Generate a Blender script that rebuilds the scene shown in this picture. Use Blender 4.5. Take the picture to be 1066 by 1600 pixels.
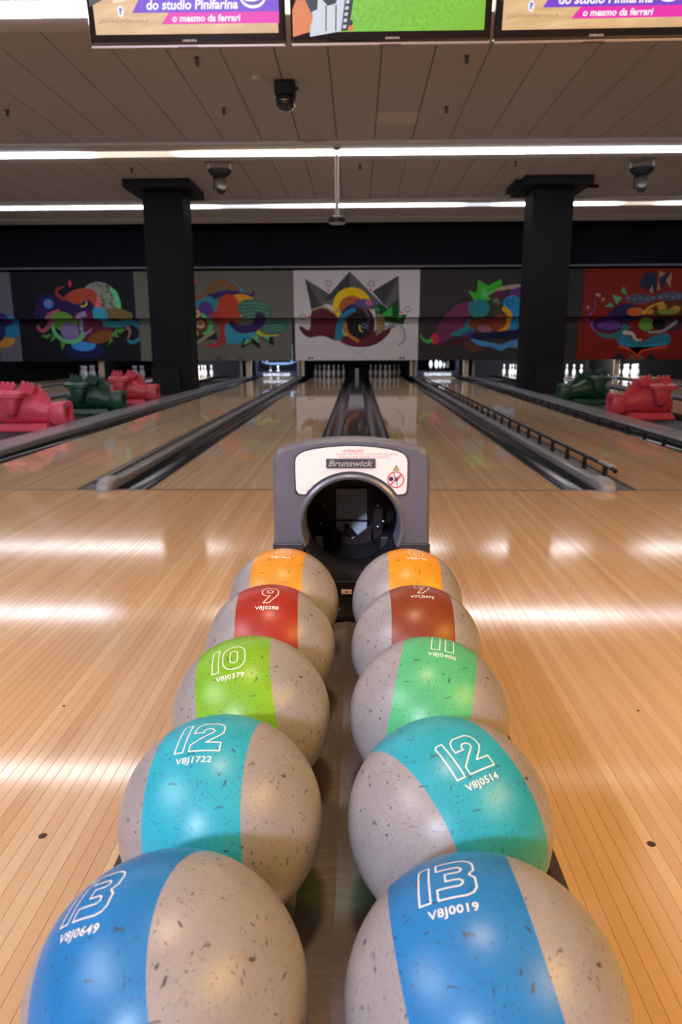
import bpy, bmesh, math, random
from mathutils import Vector, Matrix
random.seed(7)
for o in list(bpy.data.objects): bpy.data.objects.remove(o)
S = bpy.context.scene
COL = S.collection

# ------------------------------------------------------------------ camera
cam = bpy.data.cameras.new('camera'); camo = bpy.data.objects.new('camera', cam); COL.objects.link(camo)
rt = Vector((0.999733, 0.0228402, -0.0035006)); up = Vector((-0.0017579, 0.2262353, 0.9740711)); fw = Vector((-0.0230399, 0.9738049, -0.226215))
m = Matrix.Identity(4)
for i in range(3):
    m[i][0] = rt[i]; m[i][1] = up[i]; m[i][2] = -fw[i]
m[0][3], m[1][3], m[2][3] = 0.0248, 0.0, 0.9841
camo.matrix_world = m
cam.sensor_fit = 'VERTICAL'; cam.sensor_height = 36.0; cam.sensor_width = 24.0
cam.lens = 36.0*1119.26/1600.0
cam.clip_start = 0.02; cam.clip_end = 120
cam.dof.use_dof = True; cam.dof.focus_distance = 1.05; cam.dof.aperture_fstop = 8.5
S.camera = camo

# ------------------------------------------------------------------ world, lamps, exposure
w = bpy.data.worlds.new('world'); S.world = w; w.use_nodes = True
w.node_tree.nodes['Background'].inputs[0].default_value = (0.5, 0.55, 0.7, 1); w.node_tree.nodes['Background'].inputs[1].default_value = 0.03
S.view_settings.view_transform = 'Standard'; S.view_settings.look = 'None'
S.view_settings.exposure = 0.0; S.view_settings.gamma = 1.0; S.view_settings.use_curve_mapping = False

def lamp(name, loc, target, size, power, col, size_y=None, spread=None):
    l = bpy.data.lights.new(name, 'AREA'); l.energy = power; l.color = col; l.size = size
    if size_y: l.shape = 'RECTANGLE'; l.size_y = size_y
    else: l.shape = 'DISK'
    if spread: l.spread = math.radians(spread)
    o = bpy.data.objects.new(name, l); COL.objects.link(o); o.location = loc
    d = Vector(target)-Vector(loc); o.rotation_euler = d.to_track_quat('-Z', 'Y').to_euler()
    return o
# downlight over the approach, concourse lamp behind the bowler, two added side fills
lamp('ceiling_downlight', (-0.1, 0.72, 4.22), (-0.1, 0.72, 0), 0.36, 60, (1.0, 0.70, 0.42))
lamp('added_side_fill', (3.9, -0.5, 4.22), (3.2, 0.1, 0), 3.0, 500, (1.0, 0.57, 0.09), size_y=3.0)  # added fill, unseen: warms the right side of the floor
lamp('added_side_fill', (-3.9, -0.5, 4.22), (-3.2, 0.1, 0), 3.0, 375, (0.93, 0.92, 1.0), size_y=3.0)  # added fill, unseen: cools and pales the left side of the floor
lamp('concourse_lamp', (-2.2, -5.2, 3.8), (0.0, 1.5, 0.2), 0.5, 390, (0.70, 0.78, 1.0))

# ------------------------------------------------------------------ materials
MATS = {}
def mat(name, col=(0.5, 0.5, 0.5), rough=0.5, metal=0.0, emit=None, es=1.0, coat=0.0, var=0.0, vscale=20.0, bump=0.0, spec=0.5, alpha=1.0):
    if name in MATS: return MATS[name]
    M = bpy.data.materials.new(name); M.use_nodes = True
    nt = M.node_tree; b = nt.nodes['Principled BSDF']
    b.inputs['Base Color'].default_value = (*col, 1); b.inputs['Roughness'].default_value = rough; b.inputs['Metallic'].default_value = metal
    b.inputs['Coat Weight'].default_value = coat; b.inputs['Coat Roughness'].default_value = 0.08
    b.inputs['Specular IOR Level'].default_value = spec
    if emit:
        b.inputs['Emission Color'].default_value = (*emit, 1); b.inputs['Emission Strength'].default_value = es
    if var or bump:
        tc = nt.nodes.new('ShaderNodeTexCoord'); n = nt.nodes.new('ShaderNodeTexNoise'); n.inputs['Scale'].default_value = vscale; n.inputs['Detail'].default_value = 5
        nt.links.new(tc.outputs['Object'], n.inputs['Vector'])
        if var:
            mx = nt.nodes.new('ShaderNodeMix'); mx.data_type = 'RGBA'
            mx.inputs[6].default_value = (*[c*(1-var) for c in col], 1); mx.inputs[7].default_value = (*[min(1, c*(1+var)) for c in col], 1)
            nt.links.new(n.outputs['Fac'], mx.inputs[0]); nt.links.new(mx.outputs[2], b.inputs['Base Color'])
        if bump:
            bp = nt.nodes.new('ShaderNodeBump'); bp.inputs['Strength'].default_value = bump; bp.inputs['Distance'].default_value = 0.01
            nt.links.new(n.outputs['Fac'], bp.inputs['Height']); nt.links.new(bp.outputs[0], b.inputs['Normal'])
    MATS[name] = M
    return M

class NT:
    """small helper to write node graphs"""
    def __init__(s, M): s.t = M.node_tree; s.b = s.t.nodes['Principled BSDF']
    def n(s, typ, **kw):
        x = s.t.nodes.new(typ)
        for k, v in kw.items(): setattr(x, k, v)
        return x
    def l(s, a, b): s.t.links.new(a, b)
    def math(s, op, a, b=None, clamp=False):
        x = s.n('ShaderNodeMath', operation=op, use_clamp=clamp)
        for i, q in enumerate((a, b)):
            if q is None: continue
            if isinstance(q, (int, float)): x.inputs[i].default_value = q
            else: s.l(q, x.inputs[i])
        return x.outputs[0]
    def mix(s, f, a, b, mode='MIX'):
        x = s.n('ShaderNodeMix', data_type='RGBA', blend_type=mode)
        for i, q in ((0, f), (6, a), (7, b)):
            if isinstance(q, tuple): x.inputs[i].default_value = (*q, 1)
            elif isinstance(q, (int, float)): x.inputs[i].default_value = q
            else: s.l(q, x.inputs[i])
        return x.outputs[2]
    def noise(s, vec, scale, detail=4, rough=0.55):
        x = s.n('ShaderNodeTexNoise'); x.inputs['Scale'].default_value = scale; x.inputs['Detail'].default_value = detail; x.inputs['Roughness'].default_value = rough
        s.l(vec, x.inputs['Vector']); return x.outputs['Fac']
    def mapping(s, vec, scale=(1, 1, 1), off=None):
        x = s.n('ShaderNodeMapping'); x.inputs['Scale'].default_value = scale; s.l(vec, x.inputs['Vector'])
        if off is not None: s.l(off, x.inputs['Location'])
        return x.outputs[0]
    def ramp(s, f, lo, hi):
        x = s.n('ShaderNodeMapRange', clamp=True); x.inputs[1].default_value = lo; x.inputs[2].default_value = hi; s.l(f, x.inputs[0]); return x.outputs[0]

def wood_plank():
    M = mat('maple_plank', rough=0.2); g = NT(M)
    tc = g.n('ShaderNodeTexCoord'); oi = g.n('ShaderNodeObjectInfo')
    cmb = g.n('ShaderNodeCombineXYZ')
    for i, k in enumerate((37.0, 91.0, 13.0)): g.l(g.math('MULTIPLY', oi.outputs['Random'], k), cmb.inputs[i])
    v = g.mapping(tc.outputs['Object'], (1, 1, 1), cmb.outputs[0])
    grain = g.noise(g.mapping(v, (90, 2.2, 40)), 1.0, 5)
    broad = g.noise(g.mapping(v, (12, 0.8, 10)), 1.0, 3)
    fleck = g.noise(g.mapping(v, (45, 260, 40)), 1.0, 2)
    patch = g.noise(g.mapping(v, (8, 1.3, 10)), 1.0, 2)
    base = g.mix(oi.outputs['Random'], (0.55, 0.345, 0.195), (0.74, 0.53, 0.335))
    c = g.mix(g.ramp(broad, 0.3, 0.75), base, (0.64, 0.415, 0.235))
    c = g.mix(g.math('MULTIPLY', g.ramp(grain, 0.45, 0.8), 0.35), c, (0.58, 0.35, 0.18))
    fl = g.math('MULTIPLY', g.ramp(fleck, 0.55, 0.72), g.ramp(patch, 0.50, 0.66))
    c = g.mix(g.math('MULTIPLY', fl, 0.42), c, (0.52, 0.30, 0.14))
    g.l(c, g.b.inputs['Base Color'])
    g.l(g.math('ADD', g.math('MULTIPLY', grain, 0.08), 0.045), g.b.inputs['Roughness'])
    g.b.inputs['Specular IOR Level'].default_value = 0.5
    return M
def lane_wood():
    M = mat('lane_maple', rough=0.1); g = NT(M)
    tc = g.n('ShaderNodeTexCoord'); sx = g.n('ShaderNodeSeparateXYZ'); g.l(tc.outputs['Object'], sx.inputs[0])
    q = g.math('DIVIDE', sx.outputs[0], 0.02735); fl = g.math('FLOOR', q); fr = g.math('FRACT', q)
    wn = g.n('ShaderNodeTexWhiteNoise', noise_dimensions='1D'); g.l(fl, wn.inputs['W'])
    base = g.mix(wn.outputs['Value'], (0.57, 0.395, 0.25), (0.71, 0.52, 0.345))
    grain = g.noise(g.mapping(tc.outputs['Object'], (60, 1.5, 20)), 1.0, 4)
    c = g.mix(g.math('MULTIPLY', g.ramp(grain, 0.4, 0.8), 0.4), base, (0.50, 0.33, 0.20))
    edge = g.math('LESS_THAN', fr, 0.05)
    c = g.mix(g.math('MULTIPLY', edge, 0.5), c, (0.16, 0.09, 0.05))
    g.l(c, g.b.inputs['Base Color']); g.b.inputs['Roughness'].default_value = 0.035
    return M
def ball_mat(name, col, fleck=0.5, rough=0.35):
    M = mat(name, col, rough); g = NT(M)
    tc = g.n('ShaderNodeTexCoord'); v = tc.outputs['Object']
    warp = g.n('ShaderNodeTexNoise'); warp.inputs['Scale'].default_value = 14; g.l(v, warp.inputs['Vector'])
    vv = g.n('ShaderNodeVectorMath', operation='SCALE'); g.l(warp.outputs['Color'], vv.inputs[0]); vv.inputs['Scale'].default_value = 0.05
    va = g.n('ShaderNodeVectorMath', operation='ADD'); g.l(v, va.inputs[0]); g.l(vv.outputs[0], va.inputs[1])
    s1 = g.noise(g.mapping(va.outputs[0], (80, 235, 110)), 1.0, 1)
    s2 = g.noise(g.mapping(va.outputs[0], (270, 85, 140)), 1.0, 1)
    s3 = g.noise(g.mapping(va.outputs[0], (190, 150, 420)), 1.0, 1)
    gate = g.noise(v, 30, 2)
    f1 = g.math('MULTIPLY', g.ramp(s1, 0.69, 0.73), g.ramp(gate, 0.46, 0.56))
    f2 = g.math('MULTIPLY', g.ramp(s2, 0.685, 0.73), g.ramp(gate, 0.54, 0.44))
    f = g.math('MAXIMUM', g.math('MAXIMUM', f1, f2), g.math('MULTIPLY', g.ramp(s3, 0.70, 0.74), 0.7))
    fine = g.noise(g.mapping(va.outputs[0], (260, 420, 300)), 1.0, 3)
    cloud = g.noise(v, 16, 4)
    c = g.mix(g.ramp(cloud, 0.3, 0.75), tuple(x*0.86 for x in col), tuple(min(1, x*1.1) for x in col))
    c = g.mix(g.math('MULTIPLY', g.ramp(fine, 0.56, 0.70), 0.42), c, tuple(x*0.35+0.02 for x in col))
    c = g.mix(g.math('MULTIPLY', f, fleck+0.35), c, (0.035, 0.035, 0.045))
    g.l(c, g.b.inputs['Base Color'])
    g.l(g.math('ADD', g.math('MULTIPLY', cloud, 0.12), rough-0.06), g.b.inputs['Roughness'])
    g.b.inputs['Specular IOR Level'].default_value = 0.4
    return M
def metal_sheet():
    M = mat('scuffed_sheet_metal', (0.30, 0.25, 0.235), 0.3, 0.6); g = NT(M)
    tc = g.n('ShaderNodeTexCoord'); a = g.noise(g.mapping(tc.outputs['Object'], (8, 3, 8)), 1.0, 4, 0.55); b = g.noise(g.mapping(tc.outputs['Object'], (14, 240, 10)), 1.0, 3)
    c = g.mix(g.ramp(a, 0.3, 0.75), (0.25, 0.205, 0.185), (0.37, 0.32, 0.30)); c = g.mix(g.math('MULTIPLY', g.ramp(b, 0.52, 0.75), 0.3), c, (0.62, 0.56, 0.52))
    g.l(c, g.b.inputs['Base Color']); g.l(g.math('ADD', g.math('MULTIPLY', a, 0.2), 0.12), g.b.inputs['Roughness'])
    return M
def strip_emission(name, strength, stops):
    """fluorescent tubes behind a diffuser: each tube has its own brightness and tint along the run (x, level, tint)"""
    M = mat(name, (0.85, 0.85, 0.85), 0.5); g = NT(M)
    tc = g.n('ShaderNodeTexCoord'); sx = g.n('ShaderNodeSeparateXYZ'); g.l(tc.outputs['Object'], sx.inputs[0])
    f = g.ramp(sx.outputs[0], -12.5, 12.5)
    r = g.n('ShaderNodeValToRGB'); g.l(f, r.inputs[0]); el = r.color_ramp.elements
    while len(el) > 1: el.remove(el[0])
    tint = {'c': (0.80, 0.86, 1.0), 'w': (1.0, 0.90, 0.72), 'n': (0.95, 0.95, 1.0)}
    for k, (x, lv, c) in enumerate(stops):
        e = el[0] if k == 0 else el.new((x+12.5)/25)
        e.position = (x+12.5)/25; e.color = (*[lv*a for a in tint[c]], 1)
    g.l(r.outputs[0], g.b.inputs['Emission Color']); g.b.inputs['Emission Strength'].default_value = strength
    return M

WOOD = wood_plank(); LANE = lane_wood(); SHEET = metal_sheet()
BLACK = mat('matte_black', (0.009, 0.009, 0.010), 0.6, spec=0.2)
NAVYWALL = mat('dark_navy_paint', (0.007, 0.007, 0.013), 0.7, spec=0.12, var=0.15, vscale=1.5)
COLUMN = mat('column_black_paint', (0.009, 0.009, 0.012), 0.6, spec=0.12, var=0.2, vscale=2)
TILE = mat('ceiling_tile_fibre', (0.49, 0.455, 0.455), 0.9, var=0.07, vscale=60, bump=0.15)
CEIL = mat('ceiling_void', (0.10, 0.085, 0.08), 0.9)
RIB = mat('ceiling_rib_plaster', (0.58, 0.545, 0.54), 0.85, var=0.04, vscale=3)
SUB = mat('dark_subfloor', (0.02, 0.017, 0.015), 0.8)
GUTTER = mat('gutter_plastic', (0.014, 0.014, 0.017), 0.14, coat=0.0, var=0.2, vscale=6)
CAPM = mat('capping_grey_plastic', (0.22, 0.21, 0.235), 0.30, coat=0.3, var=0.12, vscale=9)
CAPD = mat('capping_dark_gloss', (0.085, 0.085, 0.092), 0.05, coat=0.4, var=0.12, vscale=5)
ENDM = mat('cap_end_moulding', (0.27, 0.265, 0.30), 0.4, var=0.1, vscale=30)
RAILM = mat('bumper_rail_black', (0.012, 0.012, 0.014), 0.4, spec=0.25)
PIN = mat('pin_white', (0.78, 0.78, 0.80), 0.25, coat=0.3)
PINR = mat('pin_red_stripe', (0.5, 0.02, 0.03), 0.3)
PIT = mat('pit_black', (0.008, 0.008, 0.010), 0.8)
BEIGE = mat('kickback_beige', (0.52, 0.40, 0.27), 0.5, var=0.1, vscale=12)
GREYP = mat('kickback_grey', (0.24, 0.24, 0.25), 0.5)

# ------------------------------------------------------------------ geometry helpers
class G:
    def __init__(s): s.v = []; s.f = []; s.mi = []
    def add(s, vs, fs, mi=0):
        o = len(s.v); s.v += [tuple(x) for x in vs]; s.f += [tuple(i+o for i in f) for f in fs]; s.mi += [mi]*len(fs); return s
    def box(s, x0, x1, y0, y1, z0, z1, mi=0):
        return s.add([(x0,y0,z0),(x1,y0,z0),(x1,y1,z0),(x0,y1,z0),(x0,y0,z1),(x1,y0,z1),(x1,y1,z1),(x0,y1,z1)],
                     [(0,3,2,1),(4,5,6,7),(0,1,5,4),(1,2,6,5),(2,3,7,6),(3,0,4,7)], mi)
    def prism_y(s, prof, y0, y1, mi=0):
        """prof: (x,z) points counter-clockwise seen from -Y, extruded along Y"""
        n = len(prof); vs = [(x, y0, z) for x, z in prof]+[(x, y1, z) for x, z in prof]
        fs = [tuple(range(n)), tuple(range(2*n-1, n-1, -1))]+[(i, i+n, (i+1) % n+n, (i+1) % n) for i in range(n)]
        return s.add(vs, fs, mi)
    def lathe(s, prof, cx=0, cy=0, cz=0, seg=16, mis=None, caps=True):
        """prof: (r,z) bottom to top about Z"""
        o = len(s.v); n = len(prof)
        for r, z in prof:
            for k in range(seg):
                a = 2*math.pi*k/seg; s.v.append((cx+r*math.cos(a), cy+r*math.sin(a), cz+z))
        for i in range(n-1):
            for k in range(seg):
                s.f.append((o+i*seg+k, o+i*seg+(k+1) % seg, o+(i+1)*seg+(k+1) % seg, o+(i+1)*seg+k)); s.mi.append(mis[i] if mis else 0)
        if caps:
            s.f.append(tuple(o+k for k in range(seg-1, -1, -1))); s.mi.append(mis[0] if mis else 0)
            s.f.append(tuple(o+(n-1)*seg+k for k in range(seg))); s.mi.append(mis[-1] if mis else 0)
        return s
    def loft(s, rings, mi=0, caps=True):
        o = len(s.v); n = len(rings[0])
        for r in rings: s.v += [tuple(p) for p in r]
        for i in range(len(rings)-1):
            for k in range(n):
                s.f.append((o+i*n+k, o+i*n+(k+1) % n, o+(i+1)*n+(k+1) % n, o+(i+1)*n+k)); s.mi.append(mi)
        if caps:
            s.f.append(tuple(o+k for k in range(n-1, -1, -1))); s.f.append(tuple(o+(len(rings)-1)*n+k for k in range(n))); s.mi += [mi, mi]
        return s
    def tube(s, pts, r, seg=8, mi=0):
        pts = [Vector(p) for p in pts]; rings = []
        for i, p in enumerate(pts):
            d = (pts[min(i+1, len(pts)-1)]-pts[max(i-1, 0)]).normalized()
            a = d.cross(Vector((0, 0, 1)));  a = a if a.length > 1e-4 else Vector((1, 0, 0)); a.normalize(); b = a.cross(d)
            rr = r[i] if isinstance(r, (list, tuple)) else r
            rings.append([p+a*(rr*math.cos(t))-b*(rr*math.sin(t)) for t in [2*math.pi*k/seg for k in range(seg)]])
        return s.loft(rings, mi)
    def mesh(s, name, mats, smooth=None):
        me = bpy.data.meshes.new(name); me.from_pydata(s.v, [], s.f)
        for mm in (mats if isinstance(mats, (list, tuple)) else [mats]): me.materials.append(mm)
        me.polygons.foreach_set('material_index', s.mi)
        bm = bmesh.new(); bm.from_mesh(me); bmesh.ops.recalc_face_normals(bm, faces=bm.faces); bm.to_mesh(me); bm.free()
        if smooth:
            me.polygons.foreach_set('use_smooth', [True]*len(me.polygons)); me.set_sharp_from_angle(angle=math.radians(smooth))
        me.update(); return me

def link(name, me, parent=None, loc=None, bevel=0):
    o = bpy.data.objects.new(name, me); COL.objects.link(o)
    if parent: o.parent = parent
    if loc: o.location = loc
    if bevel:
        b = o.modifiers.new('bevel', 'BEVEL'); b.width = bevel; b.segments = 2; b.limit_method = 'ANGLE'; b.angle_limit = math.radians(40); b.harden_normals = False
    return o
def part(name, g, mats, parent, smooth=None, bevel=0, loc=None): return link(name, g.mesh(name, mats, smooth), parent, loc, bevel)
def tag(o, label, cat, group=None):
    o['label'] = label; o['category'] = cat
    if group: o['group'] = group
    return o
def thing(name, label, cat, loc=(0, 0, 0), group=None):
    o = bpy.data.objects.new(name, None); COL.objects.link(o); o.location = loc; o.empty_display_size = 0.1
    return tag(o, label, cat, group)
def struct(o): o['kind'] = 'structure'; return o

def cat_rom(pts, closed=True, n=6):
    out = []; N = len(pts)
    rng = range(N) if closed else range(N-1)
    for i in rng:
        p = [pts[(i+k) % N] if closed else pts[min(max(i+k, 0), N-1)] for k in (-1, 0, 1, 2)]
        for j in range(n):
            t = j/n
            out.append(tuple(0.5*((2*p[1][a])+(-p[0][a]+p[2][a])*t+(2*p[0][a]-5*p[1][a]+4*p[2][a]-p[3][a])*t*t+(-p[0][a]+3*p[1][a]-3*p[2][a]+p[3][a])*t**3) for a in range(len(pts[0]))))
    if not closed: out.append(tuple(pts[-1]))
    return out

def text_mesh(s, bold=0.0, shear=0.0, fill=True, spacing=1.0, res=3):
    """returns verts2d (unit height approx), faces, edges; origin left baseline"""
    cu = bpy.data.curves.new('txt', 'FONT'); cu.body = s; cu.size = 1.0; cu.offset = bold; cu.shear = shear; cu.space_character = spacing; cu.resolution_u = res
    cu.fill_mode = 'FRONT' if fill else 'NONE'
    ob = bpy.data.objects.new('txt', cu); COL.objects.link(ob)
    bpy.context.view_layer.update()
    me = bpy.data.meshes.new_from_object(ob.evaluated_get(bpy.context.evaluated_depsgraph_get()))
    V = [(v.co.x, v.co.y) for v in me.vertices]; F = [tuple(p.vertices) for p in me.polygons]; Ed = [tuple(e.vertices) for e in me.edges]
    bpy.data.objects.remove(ob); bpy.data.curves.remove(cu); bpy.data.meshes.remove(me)
    x0 = min(v[0] for v in V); x1 = max(v[0] for v in V); y0 = min(v[1] for v in V); y1 = max(v[1] for v in V)
    return V, F, Ed, (x0, x1, y0, y1)
def text_flat(s, cx, cz, width, height, y, mi=0, g=None, **kw):
    """lettering in the XZ plane facing -Y, fitted to width x height about (cx,cz)"""
    V, F, Ed, (x0, x1, y0, y1) = text_mesh(s, **kw); g = g or G()
    vs = [(cx+((vx-x0)/(x1-x0)-0.5)*width, y, cz+((vy-y0)/(y1-y0)-0.5)*height) for vx, vy in V]
    return g.add(vs, F, mi)

# ------------------------------------------------------------------ setting: floor, ceiling, walls
YF = 4.924                     # foul line
HP = YF+18.288                 # head pin
PW = 0.02735                   # board width
floor = struct(part('floor', G().box(-13, 13, -9, YF, -0.16, -0.022).box(-13, 13, YF, 26, -0.2, -0.155), SUB, None))
pl = G(); hw = PW/2-0.0002
pl.prism_y([(-hw, -0.022), (hw, -0.022), (hw, -0.0004), (hw-0.0004, 0), (-hw+0.0004, 0), (-hw, -0.0004)], -1.4, YF)
plm = pl.mesh('plank', WOOD)
for k in range(-118, 119):
    link('plank', plm, floor, ((k+0.5)*PW, 0, 0))
part('plank_field', G().box(-13, -118*PW-0.001, -9, YF, -0.0218, -0.0006).box(119*PW+0.001, 13, -9, YF, -0.0218, -0.0006).box(-118*PW, 119*PW, -9, -1.402, -0.0218, -0.0006), WOOD, floor)
dow = G().lathe([(0.0085, 0), (0.0085, 0.0006)], seg=16).mesh('approach_dot', mat('dot_brown', (0.05, 0.025, 0.02), 0.4))
for x, y in ((-0.624, 1.275), (0.62, 1.273), (-0.8, 1.82), (0.8, 1.82), (-0.904, 2.84), (0.908, 2.84)):
    d = link('approach_dot', dow, floor, (x, y, 0.0001))
    if y > 1.5: d.scale = (0.55, 0.55, 1)
FL = mat('foul_line_brown', (0.07, 0.032, 0.025), 0.35, var=0.6, vscale=55)
tag(part('foul_line', G().box(-3.25, 3.25, YF-0.018, YF+0.009, 0.0002, 0.0012), FL, None), 'thin dark brown foul line crossing the approach in front of the lanes', 'foul line')

CZ = 4.3; TP = 0.62
ceil = struct(part('ceiling', G().box(-13, 13, -9, 20.9, CZ+0.03, CZ+0.16), CEIL, None))
tm = G(); a, b = TP/2-0.006, TP/2-0.003
tm.add([(-a, -b, 0.03), (a, -b, 0.03), (a, b, 0.03), (-a, b, 0.03), (-a, -b, 0.004), (a, -b, 0.004), (a, b, 0.004), (-a, b, 0.004),
        (-a+0.006, -b+0.004, 0), (a-0.006, -b+0.004, 0), (a-0.006, b-0.004, 0), (-a+0.006, b-0.004, 0)],
       [(0, 1, 2, 3), (0, 4, 5, 1), (1, 5, 6, 2), (2, 6, 7, 3), (3, 7, 4, 0), (4, 8, 9, 5), (5, 9, 10, 6), (6, 10, 11, 7), (7, 11, 8, 4), (8, 11, 10, 9)])
tme = tm.mesh('ceiling_tile', TILE)
cells = []
for j in range(-30, 30):
    y = 9.68+TP*(j+0.5)
    if y-TP/2 < -9 or y+TP/2 > 20.75: continue
    for i in range(-21, 21):
        x = -0.325+TP*(i+0.5)
        if abs(x) > 12.6: continue
        cells.append((x, y))
def shows(c):
    return 6.4 < c[1] and abs(c[0]) < 0.49*c[1]+0.35
near = sorted([c for c in cells if shows(c)], key=lambda c: c[1])[:300]; nset = set(near)
ACCESS = min(near, key=lambda c: abs(c[0]-0.62)+abs(c[1]-12.1))
for c in near:
    if c == ACCESS:
        t = link('ceiling_tile', tme.copy(), ceil, (c[0], c[1], CZ)); t.data.materials.clear(); t.data.materials.append(mat('access_panel_white', (0.62, 0.57, 0.55), 0.7)); t['label'] = 'paler smooth access panel'
    else: link('ceiling_tile', tme, ceil, (c[0], c[1], CZ))
rest = G()
for c in cells:
    if c not in nset: rest.add([(x+c[0], y+c[1], z+CZ) for x, y, z in tm.v], tm.f)
rs = part('ceiling_tile_field', rest, TILE, ceil); rs['kind'] = 'stuff'

WALLM = mat('side_wall_dark', (0.06, 0.055, 0.06), 0.8)
struct(part('wall_left', G().box(-13.2, -13, -9, 26, -0.2, 4.46), WALLM, None))
struct(part('wall_right', G().box(13, 13.2, -9, 26, -0.2, 4.46), WALLM, None))
struct(part('wall_front', G().box(-13.2, 13.2, -9.2, -9, -0.2, 4.46), mat('concourse_wall', (0.22, 0.2, 0.2), 0.8), None))
struct(part('wall_back', G().box(-13, 13, 26, 26.2, -0.2, 4.46), PIT, None))
# dark fascia over the murals, its soffit behind the ceiling edge and the ledge below it
struct(part('wall_fascia', G().box(-13, 13, 21.95, 22.15, 3.2, 4.46), NAVYWALL, None))
struct(part('trim_1', G().box(-13, 13, 20.2, 20.9, CZ-0.03, CZ+0.0).box(-13, 13, 20.84, 20.9, CZ, CZ+0.16), RIB, None))
struct(part('trim_2', G().box(-13, 13, 21.80, 21.95, 3.19, 3.235), mat('ledge_blue_grey', (0.16, 0.16, 0.20), 0.4), None, bevel=0.006))
struct(part('ceiling_pit', G().box(-13, 13, 20.9, 26, 4.46, 4.6), PIT, None))

# ------------------------------------------------------------------ linear ceiling lights
def strip(y, label, st, mname, stops):
    t = thing('linear_ceiling_light', label, 'light', (0, y, CZ), 'full-width linear ceiling lights')
    part('housing', G().prism_y([(-12.5, -0.05), (12.5, -0.05), (12.5, 0), (-12.5, 0)], -0.55, 0.55), RIB, t, bevel=0.02)
    part('diffuser', G().box(-12.3, 12.3, -0.14, 0.14, -0.075, -0.05), strip_emission(mname, st, stops), t)
    return t
strip(7.98, 'nearest linear ceiling light, a white patch beside the left television', 12, 'tube_glow_near', [(-12, 1, 'c'), (-3, 1, 'n'), (-1.4, 0.9, 'n'), (-0.8, 0.12, 'w'), (12, 0.12, 'w')])
strip(13.47, 'middle linear ceiling light crossing the room in front of the columns', 16, 'tube_glow_middle', [(-12, 0.9, 'c'), (-5.2, 1, 'c'), (-4.5, 0.06, 'w'), (-3.2, 0.05, 'w'), (-2.4, 0.7, 'w'), (-0.3, 0.9, 'w'), (0.2, 1, 'n'), (4.6, 1, 'n'), (5.6, 0.5, 'c'), (8, 0.7, 'c'), (12, 0.6, 'c')])
strip(18.3, 'farthest thin linear ceiling light passing behind the two black columns', 14, 'tube_glow_far', [(-12, 0.8, 'c'), (-6.2, 1, 'n'), (-4, 0.9, 'n'), (-3.2, 0.07, 'c'), (-2.4, 0.08, 'c'), (-1, 0.6, 'n'), (2.0, 0.9, 'n'), (2.6, 0.06, 'c'), (3.2, 0.07, 'c'), (3.9, 1, 'n'), (5.6, 0.9, 'n'), (6.3, 0.05, 'w'), (7.0, 0.06, 'w'), (7.8, 0.9, 'n'), (12, 0.9, 'n')])

# ------------------------------------------------------------------ lanes and dividers
W = 1.0668
C1, E1 = 0.374, 0.374+W            # lane 1 inner / outer edge  (1.441)
S2, E2 = 1.979, 1.979+W            # lane 2 (3.046)
S3, E3 = 4.73, 4.73+W              # lane 3 beyond the walkway (5.797)
S4, E4 = E3+0.749, E3+0.749+W
S5, E5 = E4+0.538, E4+0.538+W
YL = 25.2
def lane(x0, x1, label):
    xc = (x0+x1)/2
    return tag(part('bowling_lane', G().box(-W/2, W/2, YF+0.0095, YL, -0.06, -0.0005), LANE, None, loc=(xc, 0, 0)), label, 'lane', 'polished wooden bowling lanes')
sn = {-1: 'left', 1: 'right'}
for s in (-1, 1):
    L = sn[s]
    lane(s*C1, s*E1, f'polished wooden bowling lane just {L} of the central ball return divider')
    lane(s*S2, s*E2, 'polished wooden lane left of the nearest left gutter capping, pink figure reflected' if s < 0 else 'polished wooden lane right of the black raised bumper rail')
    lane(s*S3, s*E3, f'dark wooden lane behind the {L} black column, nearest the walkway')
    lane(s*S4, s*E4, f'dim wooden lane second beyond the {L} walkway')
    lane(s*S5, s*E5, f'dim wooden lane farthest to the {L}, third beyond the walkway')

def gutter_prof(x0, x1, depth=0.085, seg=10, bottom=-0.13):
    r = (x1-x0)/2; c = (x0+x1)/2
    top = [(c+r*math.cos(math.pi+math.pi*k/seg)*0.999, -0.002-depth*math.sin(math.pi*k/seg)) for k in range(seg+1)]
    return [(x0, bottom), (x1, bottom)]+top[::-1]
def gutter(x0, x1, parent):
    return part('gutter', G().prism_y(gutter_prof(min(x0, x1), max(x0, x1)), YF, YL), GUTTER, parent, smooth=50)
def cap_prof(x0, x1, h, n=8):
    c, r = (x0+x1)/2, (x1-x0)/2
    return [(x0, -0.13), (x1, -0.13)]+[(c+r*math.copysign(abs(math.cos(math.pi*k/n))**0.55, math.cos(math.pi*k/n)), h*0.45+h*0.55*math.sin(math.pi*k/n)**0.7) for k in range(n+1)]

# centre divider (between the two near lanes)
t = thing('lane_divider', 'wide dark glossy divider with two gutters running behind the ball return hood', 'lane divider', (0, 0, 0))
gutter(-C1+0.001, -0.14, t); gutter(0.14, C1-0.001, t)
part('capping', G().prism_y([(-0.139, -0.13), (0.139, -0.13), (0.139, 0.012), (0.125, 0.022), (-0.125, 0.022), (-0.139, 0.012)], YF, 22.6), CAPD, t)
part('centre_post', G().prism_y([(-0.055, 0.022), (0.055, 0.022), (0.055, 0.3), (-0.055, 0.3)], 22.3, 22.6), GREYP, t)

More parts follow.
